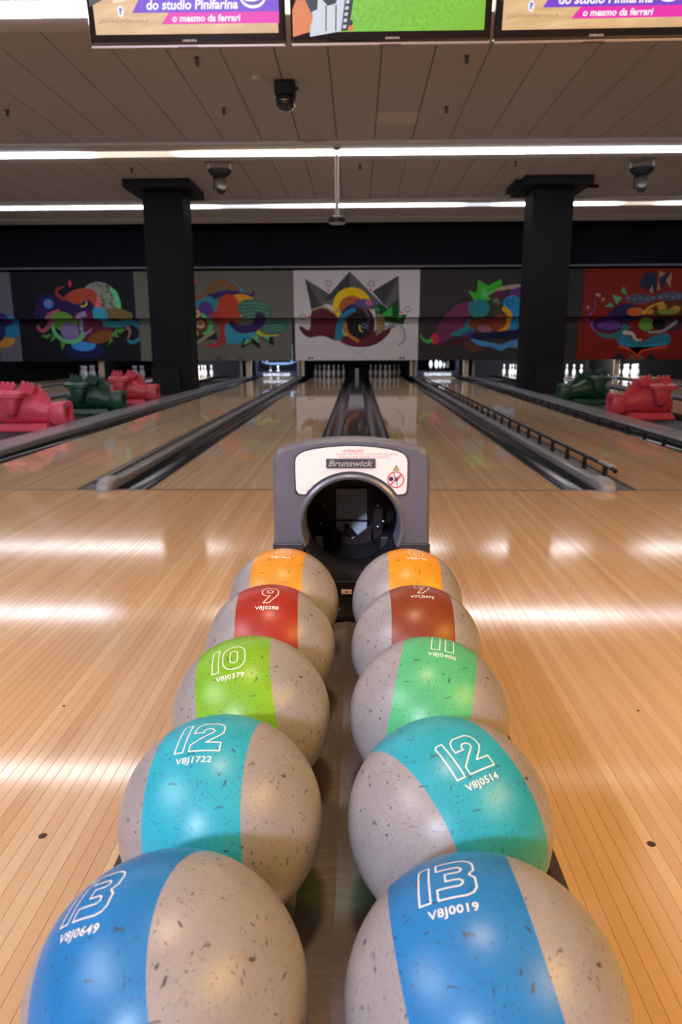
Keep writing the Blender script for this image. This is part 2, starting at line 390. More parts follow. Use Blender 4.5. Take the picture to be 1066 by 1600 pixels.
# dividers between lane 1 and lane 2, with the moulded cap end at the foul line
for s in (-1, 1):
    t = thing('lane_divider', f'grey capped gutter divider with moulded end at the foul line, {sn[s]} of hood', 'lane divider')
    gutter(s*(E1+0.001), s*1.695, t)
    x0, x1 = sorted((s*1.697, s*1.805))
    part('capping', G().prism_y(cap_prof(x0+0.012, x1-0.012, 0.048), YF+0.06, 22.6), CAPM, t, smooth=50)
    e = G(); xc = s*1.751; rings = []
    for yy, hwid, hh, zb in ((YF-0.085, 0.030, 0.030, -0.0), (YF-0.075, 0.046, 0.052, 0.0), (YF-0.03, 0.056, 0.066, 0.0), (YF+0.02, 0.060, 0.076, 0.0), (YF+0.10, 0.058, 0.080, 0.0), (YF+0.22, 0.055, 0.064, 0.0)):
        n = 12; ring = [(xc-hwid, yy, zb+0.001), (xc+hwid, yy, zb+0.001)]
        for k in range(n+1):
            a = math.pi*k/n; cx = math.cos(a); ring.append((xc+hwid*math.copysign(abs(cx)**0.6, cx), yy, zb+hh*0.45+hh*0.55*math.sin(a)**0.8))
        rings.append(ring)
    part('cap_end', e.loft(rings), ENDM, t, smooth=60)['label'] = 'pale grey moulded cap end'
    x0, x1 = sorted((s*1.807, s*(S2-0.001)))
    part('bumper_tray', G().prism_y([(x0, -0.13), (x1, -0.13), (x1, -0.004), (x1-0.012, -0.02), (x0+0.012, -0.02), (x0, -0.004)], YF, YL), mat('bumper_tray_dark', (0.055, 0.05, 0.048), 0.4), t)
    if s < 0: part('folded_rail', G().box(-1.97, -1.93, 5.3, 22.4, -0.0195, -0.004), mat('rail_folded_grey', (0.10, 0.10, 0.105), 0.3), t)

# walkway dividers beside lane 2, then the dark walkway itself
for s in (-1, 1):
    t = thing('lane_divider', f'broad grey capping and gutter along the {sn[s]} walkway, below the plastic creatures', 'lane divider')
    gutter(s*(E2+0.001), s*3.285, t)
    x0, x1 = sorted((s*3.287, s*3.62))
    part('capping', G().prism_y([(x0, -0.13), (x1, -0.13), (x1, 0.045), (x1-0.02, 0.058), (x0+0.02, 0.058), (x0, 0.045)], YF, 22.6), CAPM, t)
    x0, x1 = sorted((s*3.622, s*4.515))
    struct(part('walkway_' + sn[s], G().box(x0, x1, YF, 24.5, -0.154, -0.05), mat('walkway_black', (0.018, 0.017, 0.018), 0.6), None))
    t = thing('lane_divider', f'narrow dark gutter bordering the far side of the {sn[s]} walkway', 'lane divider')
    gutter(s*4.517, s*(S3-0.001), t)
    for a, b, nm in ((E3, S4, 'second'), (E4, S5, 'third')):
        t = thing('lane_divider', f'dim grey capped divider {nm} beyond the {sn[s]} walkway', 'lane divider')
        w_ = 0.235; gutter(s*(a+0.001), s*(a+w_), t); gutter(s*(b-w_), s*(b-0.001), t)
        x0, x1 = sorted((s*(a+w_+0.001), s*(b-w_-0.001)))
        part('capping', G().prism_y(cap_prof(x0, x1, 0.05), YF, 22.6), CAPM, t, smooth=50)

# raised bumper rails on the second lane to the right
def bumper(x, label, z=0.095, y0=5.42):
    t = thing('bumper_rail', label, 'bumper rail', (x, 0, 0), 'raised bumper rails of the lane right of centre')
    part('rail', G().tube([(0, y0-0.22, z-0.012), (0, y0-0.16, z), (0, 22.4, z)], 0.017, 8), RAILM, t, smooth=60)
    part('rail_tip', G().box(-0.0175, 0.0175, y0-0.16, y0+0.12, z+0.004, z+0.0205), mat('rail_tip_sticker', (0.42, 0.36, 0.34), 0.5, var=0.5, vscale=40), t)
    pm = G().prism_y([(-0.016, -0.018), (0.016, -0.018), (0.010, z-0.008), (-0.010, z-0.008)], -0.02, 0.02).mesh('post', RAILM)
    y = y0
    while y < 22.3: link('post', pm, t, (0, y, 0)); y += 0.5
bumper(1.905, 'black raised bumper rail on posts beside the right gutter capping')
bumper(3.125, 'black bumper rail with short posts along the right walkway capping', 0.075, 5.3)
# ------------------------------------------------------------------ columns
for s in (-1, 1):
    t = thing('column', f'black square column with wide ceiling plate standing in the {sn[s]} walkway', 'column', (s*4.075, 16.4, -0.05))
    part('shaft', G().box(-0.422, 0.422, -0.42, 0.42, 0, CZ+0.05-0.161), COLUMN, t, bevel=0.03)
    part('ceiling_plate', G().box(-0.70, 0.68, -0.82, 0.62, CZ+0.05-0.16, CZ+0.0495), BLACK, t)
    g = G().box(-0.42 if s < 0 else -0.20, 0.20 if s < 0 else 0.42, -0.52, -0.421, 0, 0.56)
    part('equipment_box', g, BLACK, t, bevel=0.01)
    if s > 0: part('conduit', G().box(0.681, 1.05, 0.05, 0.10, CZ-0.02, CZ+0.04).box(-0.82, -0.701, -0.45, 0.5, CZ-0.06, CZ+0.049), BLACK, t)

# ------------------------------------------------------------------ pin end: pit, kickbacks, pins, sweeps
struct(part('wall_pit', G().box(-13, 13, 25.3, 25.5, -0.15, 3.3), PIT, None))
def kick(x, wd, m_, label, front=22.4):
    t = thing('kickback_partition', label, 'partition', (x, front, 0.0))
    part('panel', G().box(-0.02, 0.02, 0.06, 2.6, 0.063, 0.9), PIT, t)
    part('front_post', G().box(-wd/2, wd/2, 0, 0.058, 0.063, 0.9), m_, t, bevel=0.008)
for s in (-1, 1):
    L = sn[s]
    kick(s*1.665, 0.10, BEIGE, f'beige partition post between the two lanes {L} of centre')
    kick(s*1.79, 0.09, GREYP, f'blue grey post beside the beige partition {L} of centre')
    kick(s*3.33, 0.17, BEIGE, f'beige partition post at the end of the {L} broad capping')
    kick(s*3.56, 0.07, GREYP, f'thin grey post at the end of the {L} broad capping')
    kick(s*6.1, 0.2, BEIGE, f'brown post between the dim lanes beyond the {L} column')
    kick(s*7.9, 0.16, BEIGE, f'brown post farthest out beyond the {L} column')

pp = [(0.0258, 0), (0.031, 0.02), (0.0445, 0.045), (0.0555, 0.08), (0.0605, 0.114), (0.0577, 0.149), (0.0474, 0.187), (0.033, 0.22), (0.0255, 0.238), (0.0232, 0.250), (0.0228, 0.258), (0.0232, 0.270), (0.0242, 0.283), (0.0265, 0.298), (0.0305, 0.32), (0.0323, 0.343), (0.0295, 0.362), (0.021, 0.375), (0.008, 0.381)]
PINM = G().lathe(pp, seg=18, mis=[0, 0, 0, 0, 0, 0, 0, 0, 1, 0, 0, 1, 0, 0, 0, 0, 0, 0]).mesh('bowling_pin', [PIN, PINR], 60)
SPOT = [(0, 0, 'head pin'), (-0.1524, 0.264, 'left pin of the second row'), (0.1524, 0.264, 'right pin of the second row'),
        (-0.3048, 0.528, 'left pin of the third row'), (0, 0.528, 'middle pin of the third row'), (0.3048, 0.528, 'right pin of the third row'),
        (-0.4572, 0.792, 'far left pin of the back row'), (-0.1524, 0.792, 'inner left pin of the back row'), (0.1524, 0.792, 'inner right pin of the back row'), (0.4572, 0.792, 'far right pin of the back row')]
def pins(xc, where, keep=range(10), z=0.0):
    for k in keep:
        dx, dy, nm = SPOT[k]
        tag(link('bowling_pin', PINM, None, (xc+dx, HP+dy, z)), f'white bowling pin, {nm}, {where}', 'pin', 'bowling pins '+where)
for s in (-1, 1):
    L = sn[s]
    pins(s*(C1+W/2), f'dim lane {L} of centre')
    pins(s*(S3+W/2), f'lit lane behind {L} column')
    pins(s*(S4+W/2), f'second lane past {L} column', (0, 1, 2, 4) if s < 0 else (0, 1, 3))
    pins(s*(S5+W/2), f'farthest {L} lane')
# pins held up by the pinsetter over the second lane to the right, one left standing at the left
xr = S2+W/2
pins(xr, 'hanging behind right sweep bar', (1, 0, 2, 5, 9), 0.27)
xl = -(S2+W/2)
pins(xl, 'standing behind left sweep bar', (0, 3))
SWEEP = mat('sweep_dark_board', (0.015, 0.016, 0.03), 0.35); LETTER = mat('sweep_white_letters', (0.85, 0.87, 0.95), 0.5)
TABM = mat('pinsetter_blue_grey', (0.13, 0.19, 0.32), 0.4)
for s in (-1, 1):
    xc = s*(S2+W/2)
    t = thing('sweep_bar', f'dark lowered sweep bar with white web address on the lane {sn[s]} of centre', 'sweep bar', (xc, 22.75, 0.0))
    part('board', G().box(-0.64, 0.64, 0, 0.03, 0.03, 0.21), SWEEP, t, bevel=0.004)
    part('arm', G().box(-0.66, -0.62, 0.031, 0.6, 0.1, 0.7), SWEEP, t); part('arm', G().box(0.62, 0.66, 0.031, 0.6, 0.1, 0.7), SWEEP, t)
    part('web_address', text_flat('VILLABOWLING.COM.BR', 0.0, 0.108, 0.85, 0.095, -0.0015, bold=0.03), LETTER, t)
t = thing('pinsetter_table', 'blue grey pinsetter table hanging over the lane left of centre', 'pinsetter', (xl, HP+0.25, 0.42))
part('frame', G().prism_y([(-0.55, 0.06), (-0.42, 0.0), (-0.2, -0.03), (0.2, -0.03), (0.42, 0.0), (0.55, 0.06), (0.55, 0.09), (0.4, 0.04), (-0.4, 0.04), (-0.55, 0.09)], -0.02, 0.5), TABM, t)
for x in (-0.4, 0.4): part('hanger', G().box(x-0.04, x+0.04, 0.1, 0.16, 0.041, 0.6), TABM, t)
t = thing('pinsetter_table', 'dark pinsetter table holding up pins over the lane right of centre', 'pinsetter', (xr, HP+0.25, 0.66))
part('frame', G().box(-0.58, 0.58, -0.35, 0.65, 0.0, 0.05), SWEEP, t); part('hanger', G().box(-0.3, 0.3, 0.0, 0.1, 0.051, 0.5), SWEEP, t)

# the pin lights over the decks that are switched on
for x, pw, c in ((-(S3+W/2), 70, (0.86, 0.92, 1)), (S3+W/2, 70, (0.86, 0.92, 1)), (S4+W/2, 45, (0.86, 0.92, 1)), (S5+W/2, 60, (0.9, 0.93, 1)), (-(S5+W/2), 4, (0.7, 0.8, 1)), (-(S4+W/2), 3, (0.7, 0.8, 1)),
                 (xl, 42, (0.68, 0.82, 1)), (xr, 46, (0.72, 0.84, 1)), (C1+W/2, 0.8, (0.8, 0.85, 1)), (-(C1+W/2), 1.2, (0.8, 0.85, 1))):
    lamp('pin_deck_light', (x, 22.45, 0.95), (x, HP+0.3, 0.1), 1.0, pw, c, size_y=0.08)

# ------------------------------------------------------------------ murals (px() maps the drawing grid on to the panels)
def px(x, y): return ((x-559.0)*0.01914, 3.137-(y-423)*0.01849)
def ell(cx, cy, rx, ry=None, rot=0, n=22):
    ry = ry or rx; c, s_ = math.cos(math.radians(rot)), math.sin(math.radians(rot))
    return [(cx+rx*math.cos(a)*c-ry*math.sin(a)*s_, cy+rx*math.cos(a)*s_+ry*math.sin(a)*c) for a in [2*math.pi*k/n for k in range(n)]]
def blob(*p): return cat_rom(list(p), True, 5)
def stroke(pts, w0, w1=None):
    w1 = w0 if w1 is None else w1
    P = cat_rom(list(pts), False, 6) if len(pts) > 2 else list(pts); n = len(P); L, R = [], []
    for i, p in enumerate(P):
        q0, q1 = P[max(i-1, 0)], P[min(i+1, n-1)]; dx, dy = q1[0]-q0[0], q1[1]-q0[1]; d = math.hypot(dx, dy) or 1
        hw_ = (w0+(w1-w0)*i/(n-1))/2; L.append((p[0]-dy/d*hw_, p[1]+dx/d*hw_)); R.append((p[0]+dy/d*hw_, p[1]-dx/d*hw_))
    return L+R[::-1]
def ring(cx, cy, r, wd): return stroke([(cx+r*math.cos(a), cy+r*math.sin(a)) for a in [2*math.pi*k/16 for k in range(17)]], wd)
def clip(poly, ax, lim, keep_less):
    out = []; n = len(poly)
    ins = lambda p: p[ax] <= lim if keep_less else p[ax] >= lim
    for i in range(n):
        a, b = poly[i], poly[(i+1) % n]
        if ins(a): out.append(a)
        if ins(a) != ins(b):
            t_ = (lim-a[ax])/(b[ax]-a[ax]); out.append((a[0]+(b[0]-a[0])*t_, a[1]+(b[1]-a[1])*t_))
    return out
def zz(ox, oy, sc): return lambda pts: [(ox+x/sc, oy+y/sc) for x, y in pts]
A = []; q = zz(0, 400, 3.948)
def sh(lst, q, col, pts): lst.append((col, q(pts)))
sh(A, q, (.012,.02,.10), ell(490, 575, 115, 50)); sh(A, q, (.05,.30,.75), ell(485, 540, 78, 40)); sh(A, q, (.30,.34,.27), ell(625, 258, 112, 105))
for k in range(70):
    r_ = 100*math.sqrt(random.random()); a_ = random.random()*6.28; sh(A, q, (.03,.05,.04), ell(625+r_*math.cos(a_), 258+r_*math.sin(a_), 5, 7, random.random()*180, 6))
sh(A, q, (.16,.62,.28), blob((700, 185), (745, 225), (762, 330), (735, 325), (722, 260))); sh(A, q, (.20,.14,.05), ell(735, 350, 95, 36, 8))
sh(A, q, (.03,.015,.10), blob((230, 300), (260, 240), (330, 225), (430, 260), (560, 250), (590, 320), (480, 360), (240, 380)))
sh(A, q, (.48,.075,.04), blob((415, 250), (470, 205), (545, 192), (610, 215), (640, 300), (600, 310), (560, 260), (490, 290)))
sh(A, q, (.75,.17,.2), blob((600, 305), (637, 305), (622, 232))); sh(A, q, (.75,.5,.03), blob((505, 300), (540, 290), (545, 262), (552, 290), (530, 307)))
sh(A, q, (.07,.25,.62), ell(312, 285, 30)); sh(A, q, (.55,.08,.35), ell(312, 285, 11)); sh(A, q, (.35,.04,.04), stroke([(420, 180), (375, 200), (375, 235), (420, 260)], 8, 26)); sh(A, q, (.7,.05,.16), ell(455, 162, 10, 20))
sh(A, q, (.13,.02,.05), ell(545, 430, 140, 100)); sh(A, q, (.42,.10,.16), stroke([(380, 335), (310, 360), (275, 420), (235, 450), (205, 430), (215, 410)], 40, 12))
sh(A, q, (.15,.30,.06), ell(385, 395, 78, 62)); sh(A, q, (.14,.52,.22), stroke([(300, 400), (310, 465), (370, 515), (450, 510), (495, 460)], 20, 34)); sh(A, q, (.24,.18,.42), ell(405, 452, 58)); sh(A, q, (.32,.26,.5), stroke([(540, 348), (490, 365), (480, 440), (500, 470), (545, 440)], 34, 8))
sh(A, q, (.04,.36,.52), blob((590, 310), (655, 320), (668, 378), (590, 380))); sh(A, q, (.24,.08,.02), ell(600, 490, 85, 38, -15)); sh(A, q, (.03,.24,.30), stroke([(620, 400), (720, 412), (800, 398), (850, 430), (850, 490), (800, 525), (765, 510)], 44, 16)); sh(A, q, (.40,.16,.17), stroke([(770, 425), (785, 460), (768, 500)], 22, 8))
for p in (((215, 480), (290, 470), (262, 500)), ((275, 520), (300, 465), (320, 490)), ((345, 575), (340, 520), (372, 525)), ((690, 440), (765, 440), (720, 470)), ((640, 545), (660, 490), (675, 510)), ((660, 480), (700, 445), (710, 495))): sh(A, q, (.10,.30,.05), list(p))
B = []; q = zz(260, 400, 3.948)
sh(B, q, (.30,.10,.06), stroke([(125, 240), (150, 205), (185, 165)], 14, 8)); sh(B, q, (.68,.08,.04), ell(180, 155, 24, 16, 20)); sh(B, q, (.05,.30,.42), stroke([(395, 150), (445, 180), (478, 225)], 20, 34)); sh(B, q, (.25,.12,.06), stroke([(130, 235), (200, 255), (270, 215), (340, 165), (420, 185), (445, 225)], 20, 60))
sh(B, q, (.045,.03,.14), stroke([(270, 255), (400, 222), (530, 240), (556, 212)], 40, 8)); sh(B, q, (.14,.08,.38), stroke([(120, 262), (200, 275)], 26, 10)); sh(B, q, (.04,.27,.38), stroke([(120, 285), (200, 295), (285, 265), (350, 370)], 30, 46))
sh(B, q, (.75,.33,.03), ell(480, 300, 100, 68, 12)); sh(B, q, (.50,.06,.035), ell(395, 325, 72, 95)); sh(B, q, (.055,.17,.12), ell(555, 330, 108, 66, 12))
for k in range(5): sh(B, q, (.16,.33,.24), stroke([(468, 292+k*22), (560, 285+k*22), (640, 305+k*22)], 5))
sh(B, q, (.045,.02,.11), stroke([(385, 405), (460, 445), (545, 430), (600, 355)], 40, 66)); sh(B, q, (.055,.17,.12), blob((580, 440), (660, 385), (755, 400), (730, 465), (640, 478)))
for k in range(3): sh(B, q, (.16,.33,.24), stroke([(600, 428+k*17), (680, 420+k*17), (735, 415+k*17)], 5))
sh(B, q, (.13,.05,.025), blob((120, 310), (200, 330), (245, 400), (230, 480), (120, 500)))
for c_ in ((195, 350, 25), (204, 412, 29), (162, 470, 27)): sh(B, q, (.50,.38,.18), ell(*c_)); sh(B, q, (.25,.15,.06), ell(c_[0], c_[1], 8))
sh(B, q, (.11,.05,.25), ell(255, 322, 42, 48, -25)); sh(B, q, (.14,.50,.18), stroke([(225, 350), (265, 400), (260, 450), (225, 480)], 20, 34)); sh(B, q, (.42,.05,.04), stroke([(300, 340), (340, 420), (340, 510), (290, 548), (225, 540)], 60, 12))
sh(B, q, (.04,.30,.46), blob((368, 405), (440, 470), (545, 465), (480, 522), (368, 528))); sh(B, q, (.45,.55,.03), stroke([(555, 460), (610, 488), (690, 482)], 26, 8))
for p in (((450, 570), (475, 500), (540, 520)), ((500, 520), (560, 500), (578, 572)), ((580, 495), (660, 492), (658, 552))): sh(B, q, (.01,.02,.015), list(p))
for p in (((470, 545), (485, 505), (522, 520)), ((520, 490), (560, 480), (568, 535)), ((588, 490), (630, 488), (630, 522))): sh(B, q, (.14,.50,.22), list(p))
sh(B, q, (.03,.03,.06), [(130, 490), (245, 480), (300, 465), (312, 508), (215, 510), (140, 552)]); sh(B, q, (.42,.32,.16), stroke([(138, 552), (292, 458)], 16))
for x_ in (300, 320, 443, 462): sh(B, q, (.01,.01,.01), ell(x_, 627, 6, 6, 0, 8))
Cm = []; q = zz(0, 0, 1)
gd, gm = (.055,.055,.065), (.12,.12,.13)
for col, p in ((gm, [(479, 435.5), (526, 465), (489, 487)]), (gd, [(479, 435.5), (506, 480), (489, 487)]), (gm, [(547.7, 425), (601, 478), (560, 490), (505, 472)]), (gd, [(547.7, 425), (548, 455), (515, 468), (507, 470)]), (gd, [(622.5, 431.7), (582, 455.7), (601, 477)]), (gm, [(622.5, 431.7), (601, 477), (625.5, 489)])): sh(Cm, q, col, p)
sh(Cm, q, (.88,.60,.01), ell(551, 478, 30, 29)); sh(Cm, q, (.45,.12,.03), ell(551, 480, 20, 18)); sh(Cm, q, (.35,.08,.10), ell(551, 484, 10, 12))
sh(Cm, q, (.12,.018,.03), blob((489, 487), (508, 481), (524, 489), (536, 512), (528, 531), (505, 524), (482, 526), (469, 514), (471, 508), (484, 514))); sh(Cm, q, (.42,.32,.16), stroke([(488, 484), (508, 479), (524, 488), (532, 480)], 3))
sh(Cm, q, (.05,.012,.02), ell(562, 507, 25, 30)); sh(Cm, q, (.12,.02,.03), blob((520, 520), (540, 537), (565, 542), (592, 536), (612, 516), (598, 508), (570, 528), (540, 520)))
sh(Cm, q, (.02,.22,.36), stroke([(556, 481), (540, 490), (532, 508), (530, 530)], 10, 12)); sh(Cm, q, (.02,.03,.12), stroke([(563, 478), (548, 479), (536, 488)], 7, 3))
sh(Cm, q, (.015,.012,.015), ell(561, 508, 17, 20)); sh(Cm, q, (.12,.09,.22), ell(571, 475, 15, 8, 10)); sh(Cm, q, (.60,.12,.30), ell(577, 473.5, 5, 4)); sh(Cm, q, (.09,.10,.13), stroke([(568, 480), (577, 495), (575, 515)], 5, 2))
sh(Cm, q, (.55,.20,.03), stroke([(540, 502), (544, 520), (562, 533)], 5, 5)); sh(Cm, q, (.40,.55,.05), ell(541, 522, 4, 2)); sh(Cm, q, (.75,.55,.05), stroke([(563, 507), (564, 515), (569, 518)], 3, 1)); sh(Cm, q, (.12,.22,.40), ring(570, 508, 3.5, 1.6))
sh(Cm, q, (.01,.07,.02), [(586, 478), (596, 474), (606, 481), (622, 467), (624, 492), (636, 491), (632, 506), (600, 502), (588, 496)]); sh(Cm, q, (.05,.42,.06), [(596, 493), (613, 478), (613, 494)]); sh(Cm, q, (.05,.42,.06), [(587, 478), (594, 483), (592, 489)]); sh(Cm, q, (.05,.42,.06), [(622, 494), (630, 493), (626, 500)])
sh(Cm, q, (.36,.27,.12), [(589, 489), (603, 496), (602, 516), (589, 527)]); 
for k in range(5): sh(Cm, q, (.12,.08,.03), stroke([(589, 493+k*6), (603, 498+k*4)], 1))
sh(Cm, q, (.12,.02,.03), stroke([(575, 538), (596, 524), (608, 513), (620, 508)], 10, 3)); sh(Cm, q, (.30,.34,.36), stroke([(601, 514), (613, 506), (627, 508), (634, 520), (632, 533), (624, 539)], 4, 2.5)); sh(Cm, q, (.5,.53,.55), stroke([(605, 513), (617, 509), (627, 515), (629, 524)], 1, 2))
for a, b, c_, d in ((581, 444, 580, 453), (515, 443, 515, 453.5), (637, 483, 628, 488), (475, 494, 485, 494)): sh(Cm, q, (.12,.12,.12), ring(a, b, 4.3, 1.1)); sh(Cm, q, (.75,.03,.08), ell(c_, d, 1.8, 1.8, 0, 8))
for p in ([(528, 531), (582, 565)], [(575, 542), (548, 565)]): sh(Cm, q, (.25,.25,.27), stroke(p, 0.6))
for x_ in (483, 488, 628, 633): sh(Cm, q, (.01,.01,.01), ell(x_, 559.3, 1.7, 1.7, 0, 8))
D = []; q = zz(530, 400, 3.948)
sh(D, q, (.035,.03,.035), blob((600, 450), (660, 340), (740, 275), (830, 265), (800, 400), (700, 500))); sh(D, q, (.17,.035,.10), blob((592, 500), (630, 400), (710, 310), (820, 285), (810, 380), (740, 480), (620, 545)))
sh(D, q, (.10,.015,.025), stroke([(600, 545), (720, 538), (830, 490), (860, 480)], 14, 40)); sh(D, q, (.13,.05,.02), ell(840, 560, 60, 30, 15))
sh(D, q, (.05,.50,.03), [(787, 218), (838, 232), (845, 155), (905, 188), (985, 148), (988, 225), (920, 275), (830, 285)]); sh(D, q, (.12,.58,.18), [(865, 260), (875, 200), (910, 235), (945, 200), (920, 262)]); sh(D, q, (.08,.40,.06), [(800, 240), (840, 245), (830, 275)])
sh(D, q, (.45,.34,.26), stroke([(925, 245), (985, 208), (1070, 195), (1140, 200)], 18, 30)); sh(D, q, (.13,.05,.24), ell(1110, 228, 75, 34, -8)); sh(D, q, (.13,.02,.06), stroke([(915, 260), (970, 232), (1030, 260), (1060, 300)], 26, 30))
sh(D, q, (.16,.11,.03), ell(1130, 310, 50, 55)); sh(D, q, (.02,.25,.50), ell(1055, 310, 62)); sh(D, q, (.01,.12,.28), ring(1040, 295, 20, 8)); sh(D, q, (.02,.25,.50), blob((1060, 300), (1110, 330), (1150, 450), (1150, 520), (1080, 500), (1050, 430)))
sh(D, q, (.02,.16,.35), ell(1115, 445, 18)); sh(D, q, (.03,.22,.23), ell(855, 325, 66, 58)); sh(D, q, (.03,.22,.23), blob((810, 385), (770, 440), (690, 485), (790, 490), (850, 440))); sh(D, q, (.055,.05,.04), ell(962, 320, 42, 62)); sh(D, q, (.2,.19,.17), stroke([(940, 290), (960, 270), (975, 300)], 18, 10))
sh(D, q, (.20,.05,.02), ell(905, 425, 105, 45, 8)); sh(D, q, (.30,.06,.02), ell(990, 410, 40, 50)); sh(D, q, (.78,.34,.01), stroke([(1000, 320), (1045, 370), (1040, 440), (975, 480)], 30, 26)); sh(D, q, (.33,.12,.17), ell(905, 450, 45, 22, 10)); sh(D, q, (.07,.05,.20), blob((760, 485), (830, 455), (850, 470), (810, 500)))
sh(D, q, (.012,.015,.05), stroke([(820, 500), (940, 490), (1160, 480)], 30, 60)); sh(D, q, (.08,.30,.62), blob((820, 510), (900, 525), (1010, 545), (1080, 520), (1160, 530), (1160, 575), (1060, 565), (1010, 588), (960, 565), (870, 550)))
sh(D, q, (.65,.03,.07), ell(598, 510, 26, 34)); sh(D, q, (.08,.42,.05), stroke([(585, 520), (545, 525), (515, 500), (515, 478)], 26, 7))
R_ = []; q = zz(796, 400, 3.948)
nv = (.025,.03,.075); tn = (.38,.25,.09)
for col, p in ((nv, [(750, 175), (795, 112), (862, 125), (862, 240), (790, 215)]), (tn, [(870, 108), (912, 120), (870, 152)]), (nv, [(872, 150), (940, 108), (920, 170), (890, 220)]), (tn, [(870, 152), (886, 215), (868, 226)]), (tn, [(915, 165), (946, 110), (946, 210)]), (tn, [(820, 230), (835, 190), (850, 238)])): sh(R_, q, col, p)
sh(R_, q, (.07,.02,.03), ell(1000, 370, 100, 100)); sh(R_, q, (.085,.085,.14), ell(770, 272, 92, 30)); sh(R_, q, (.085,.085,.14), ell(955, 258, 95, 27))
for k in range(9): sh(R_, q, (.2,.21,.3), ell(700+k*38, 262+(k % 2)*8-(5 if k > 4 else -5), 12, 5))
for p in (((560, 318), (600, 292), (616, 320)), ((600, 245), (664, 265), (632, 306)), ((652, 230), (668, 198), (694, 250)), ((1030, 245), (1066, 190), (1080, 270))): sh(R_, q, (.09,.40,.20), list(p))
sh(R_, q, (.02,.02,.075), blob((590, 360), (640, 310), (720, 305), (800, 340), (780, 400), (620, 390))); sh(R_, q, (.60,.12,.02), ell(750, 350, 52, 26)); sh(R_, q, (.10,.035,.015), ell(925, 335, 130, 48)); sh(R_, q, (.62,.36,.04), stroke([(795, 365), (840, 318), (915, 293)], 20, 8))
for c_ in ((905, 320, 27, 22), (990, 335, 28, 20), (835, 350, 25, 16)): sh(R_, q, (.52,.25,.03), ell(*c_))
sh(R_, q, (.2,.24,.05), ell(945, 350, 65, 17)); sh(R_, q, (.05,.015,.10), ell(620, 425, 110, 48)); sh(R_, q, (.12,.05,.28), ell(620, 430, 75, 30)); sh(R_, q, (.03,.18,.18), stroke([(550, 480), (620, 500), (690, 480), (730, 430)], 14, 50)); sh(R_, q, (.25,.10,.40), stroke([(510, 405), (515, 440), (545, 475)], 16, 6))
sh(R_, q, (.13,.33,.03), ell(845, 425, 46, 42)); sh(R_, q, (.005,.005,.005), ell(920, 420, 42, 36)); sh(R_, q, (.3,.31,.34), stroke([(860, 475), (950, 465), (1030, 405)], 14, 20))
sh(R_, q, (.025,.19,.27), blob((670, 505), (730, 490), (815, 535), (900, 495), (985, 485), (998, 540), (930, 565), (840, 575), (808, 605), (780, 575), (700, 560))); sh(R_, q, (.05,.32,.45), stroke([(690, 545), (760, 555), (808, 590), (850, 560), (980, 545)], 8)); sh(R_, q, (.62,.06,.03), stroke([(685, 562), (770, 585), (806, 622), (842, 585), (985, 565)], 16, 16)); sh(R_, q, (.6,.55,.45), stroke([(705, 475), (760, 482), (790, 520), (825, 520)], 26, 8))
for p in (((645, 648), (692, 600), (742, 648)), ((850, 648), (890, 598), (932, 648))): sh(R_, q, (.02,.02,.03), list(p))
for p in (((735, 648), (770, 612), (805, 648)), ((805, 648), (825, 612), (860, 648))): sh(R_, q, (.18,.10,.05), list(p))
sh(R_, q, (.20,.07,.30), stroke([(480, 410), (480, 360), (505, 335), (498, 265)], 16, 6))
for a, b in ((462, 322), (550, 275), (510, 245), (525, 250)): sh(R_, q, (.45,.3,.35), ell(a, b, 8, 10))
Fm = []; q = zz(0, 400, 3.948)
sh(Fm, q, (.02,.22,.40), ell(35, 420, 62, 75)); sh(Fm, q, (.05,.03,.20), ell(-10, 380, 60, 45)); sh(Fm, q, (.6,.27,.04), blob((-60, 480), (10, 495), (55, 500), (20, 545), (-60, 550))); sh(Fm, q, (.03,.03,.12), ell(-60, 430, 60, 90))
MURC = {}
def mcol(c):
    if c not in MURC: MURC[c] = mat('mural_ink_%d' % len(MURC), c, 0.6, spec=0.15)
    return MURC[c]
PANELS = [(-14, 22, 'violet_grey', (.16,.15,.20), Fm, 'violet grey', 'blue and orange shapes at the far left edge'),
          (22, 214, 'near_black', (.013,.013,.018), A, 'near-black', 'a curled creature with a speckled disc'),
          (214, 461, 'olive_grey', (.155,.15,.125), B, 'olive grey', 'a scaled green and red creature'),
          (461, 655.5, 'white', (.66,.62,.66), Cm, 'white', 'a grey crown and maroon creature over the centre lanes'),
          (656, 905, 'charcoal', (.042,.038,.04), D, 'charcoal grey', 'a purple snout and green leaves'),
          (905, 1130, 'brick_red', (.23,.017,.012), R_, 'brick red', 'a blue moustached mask')]
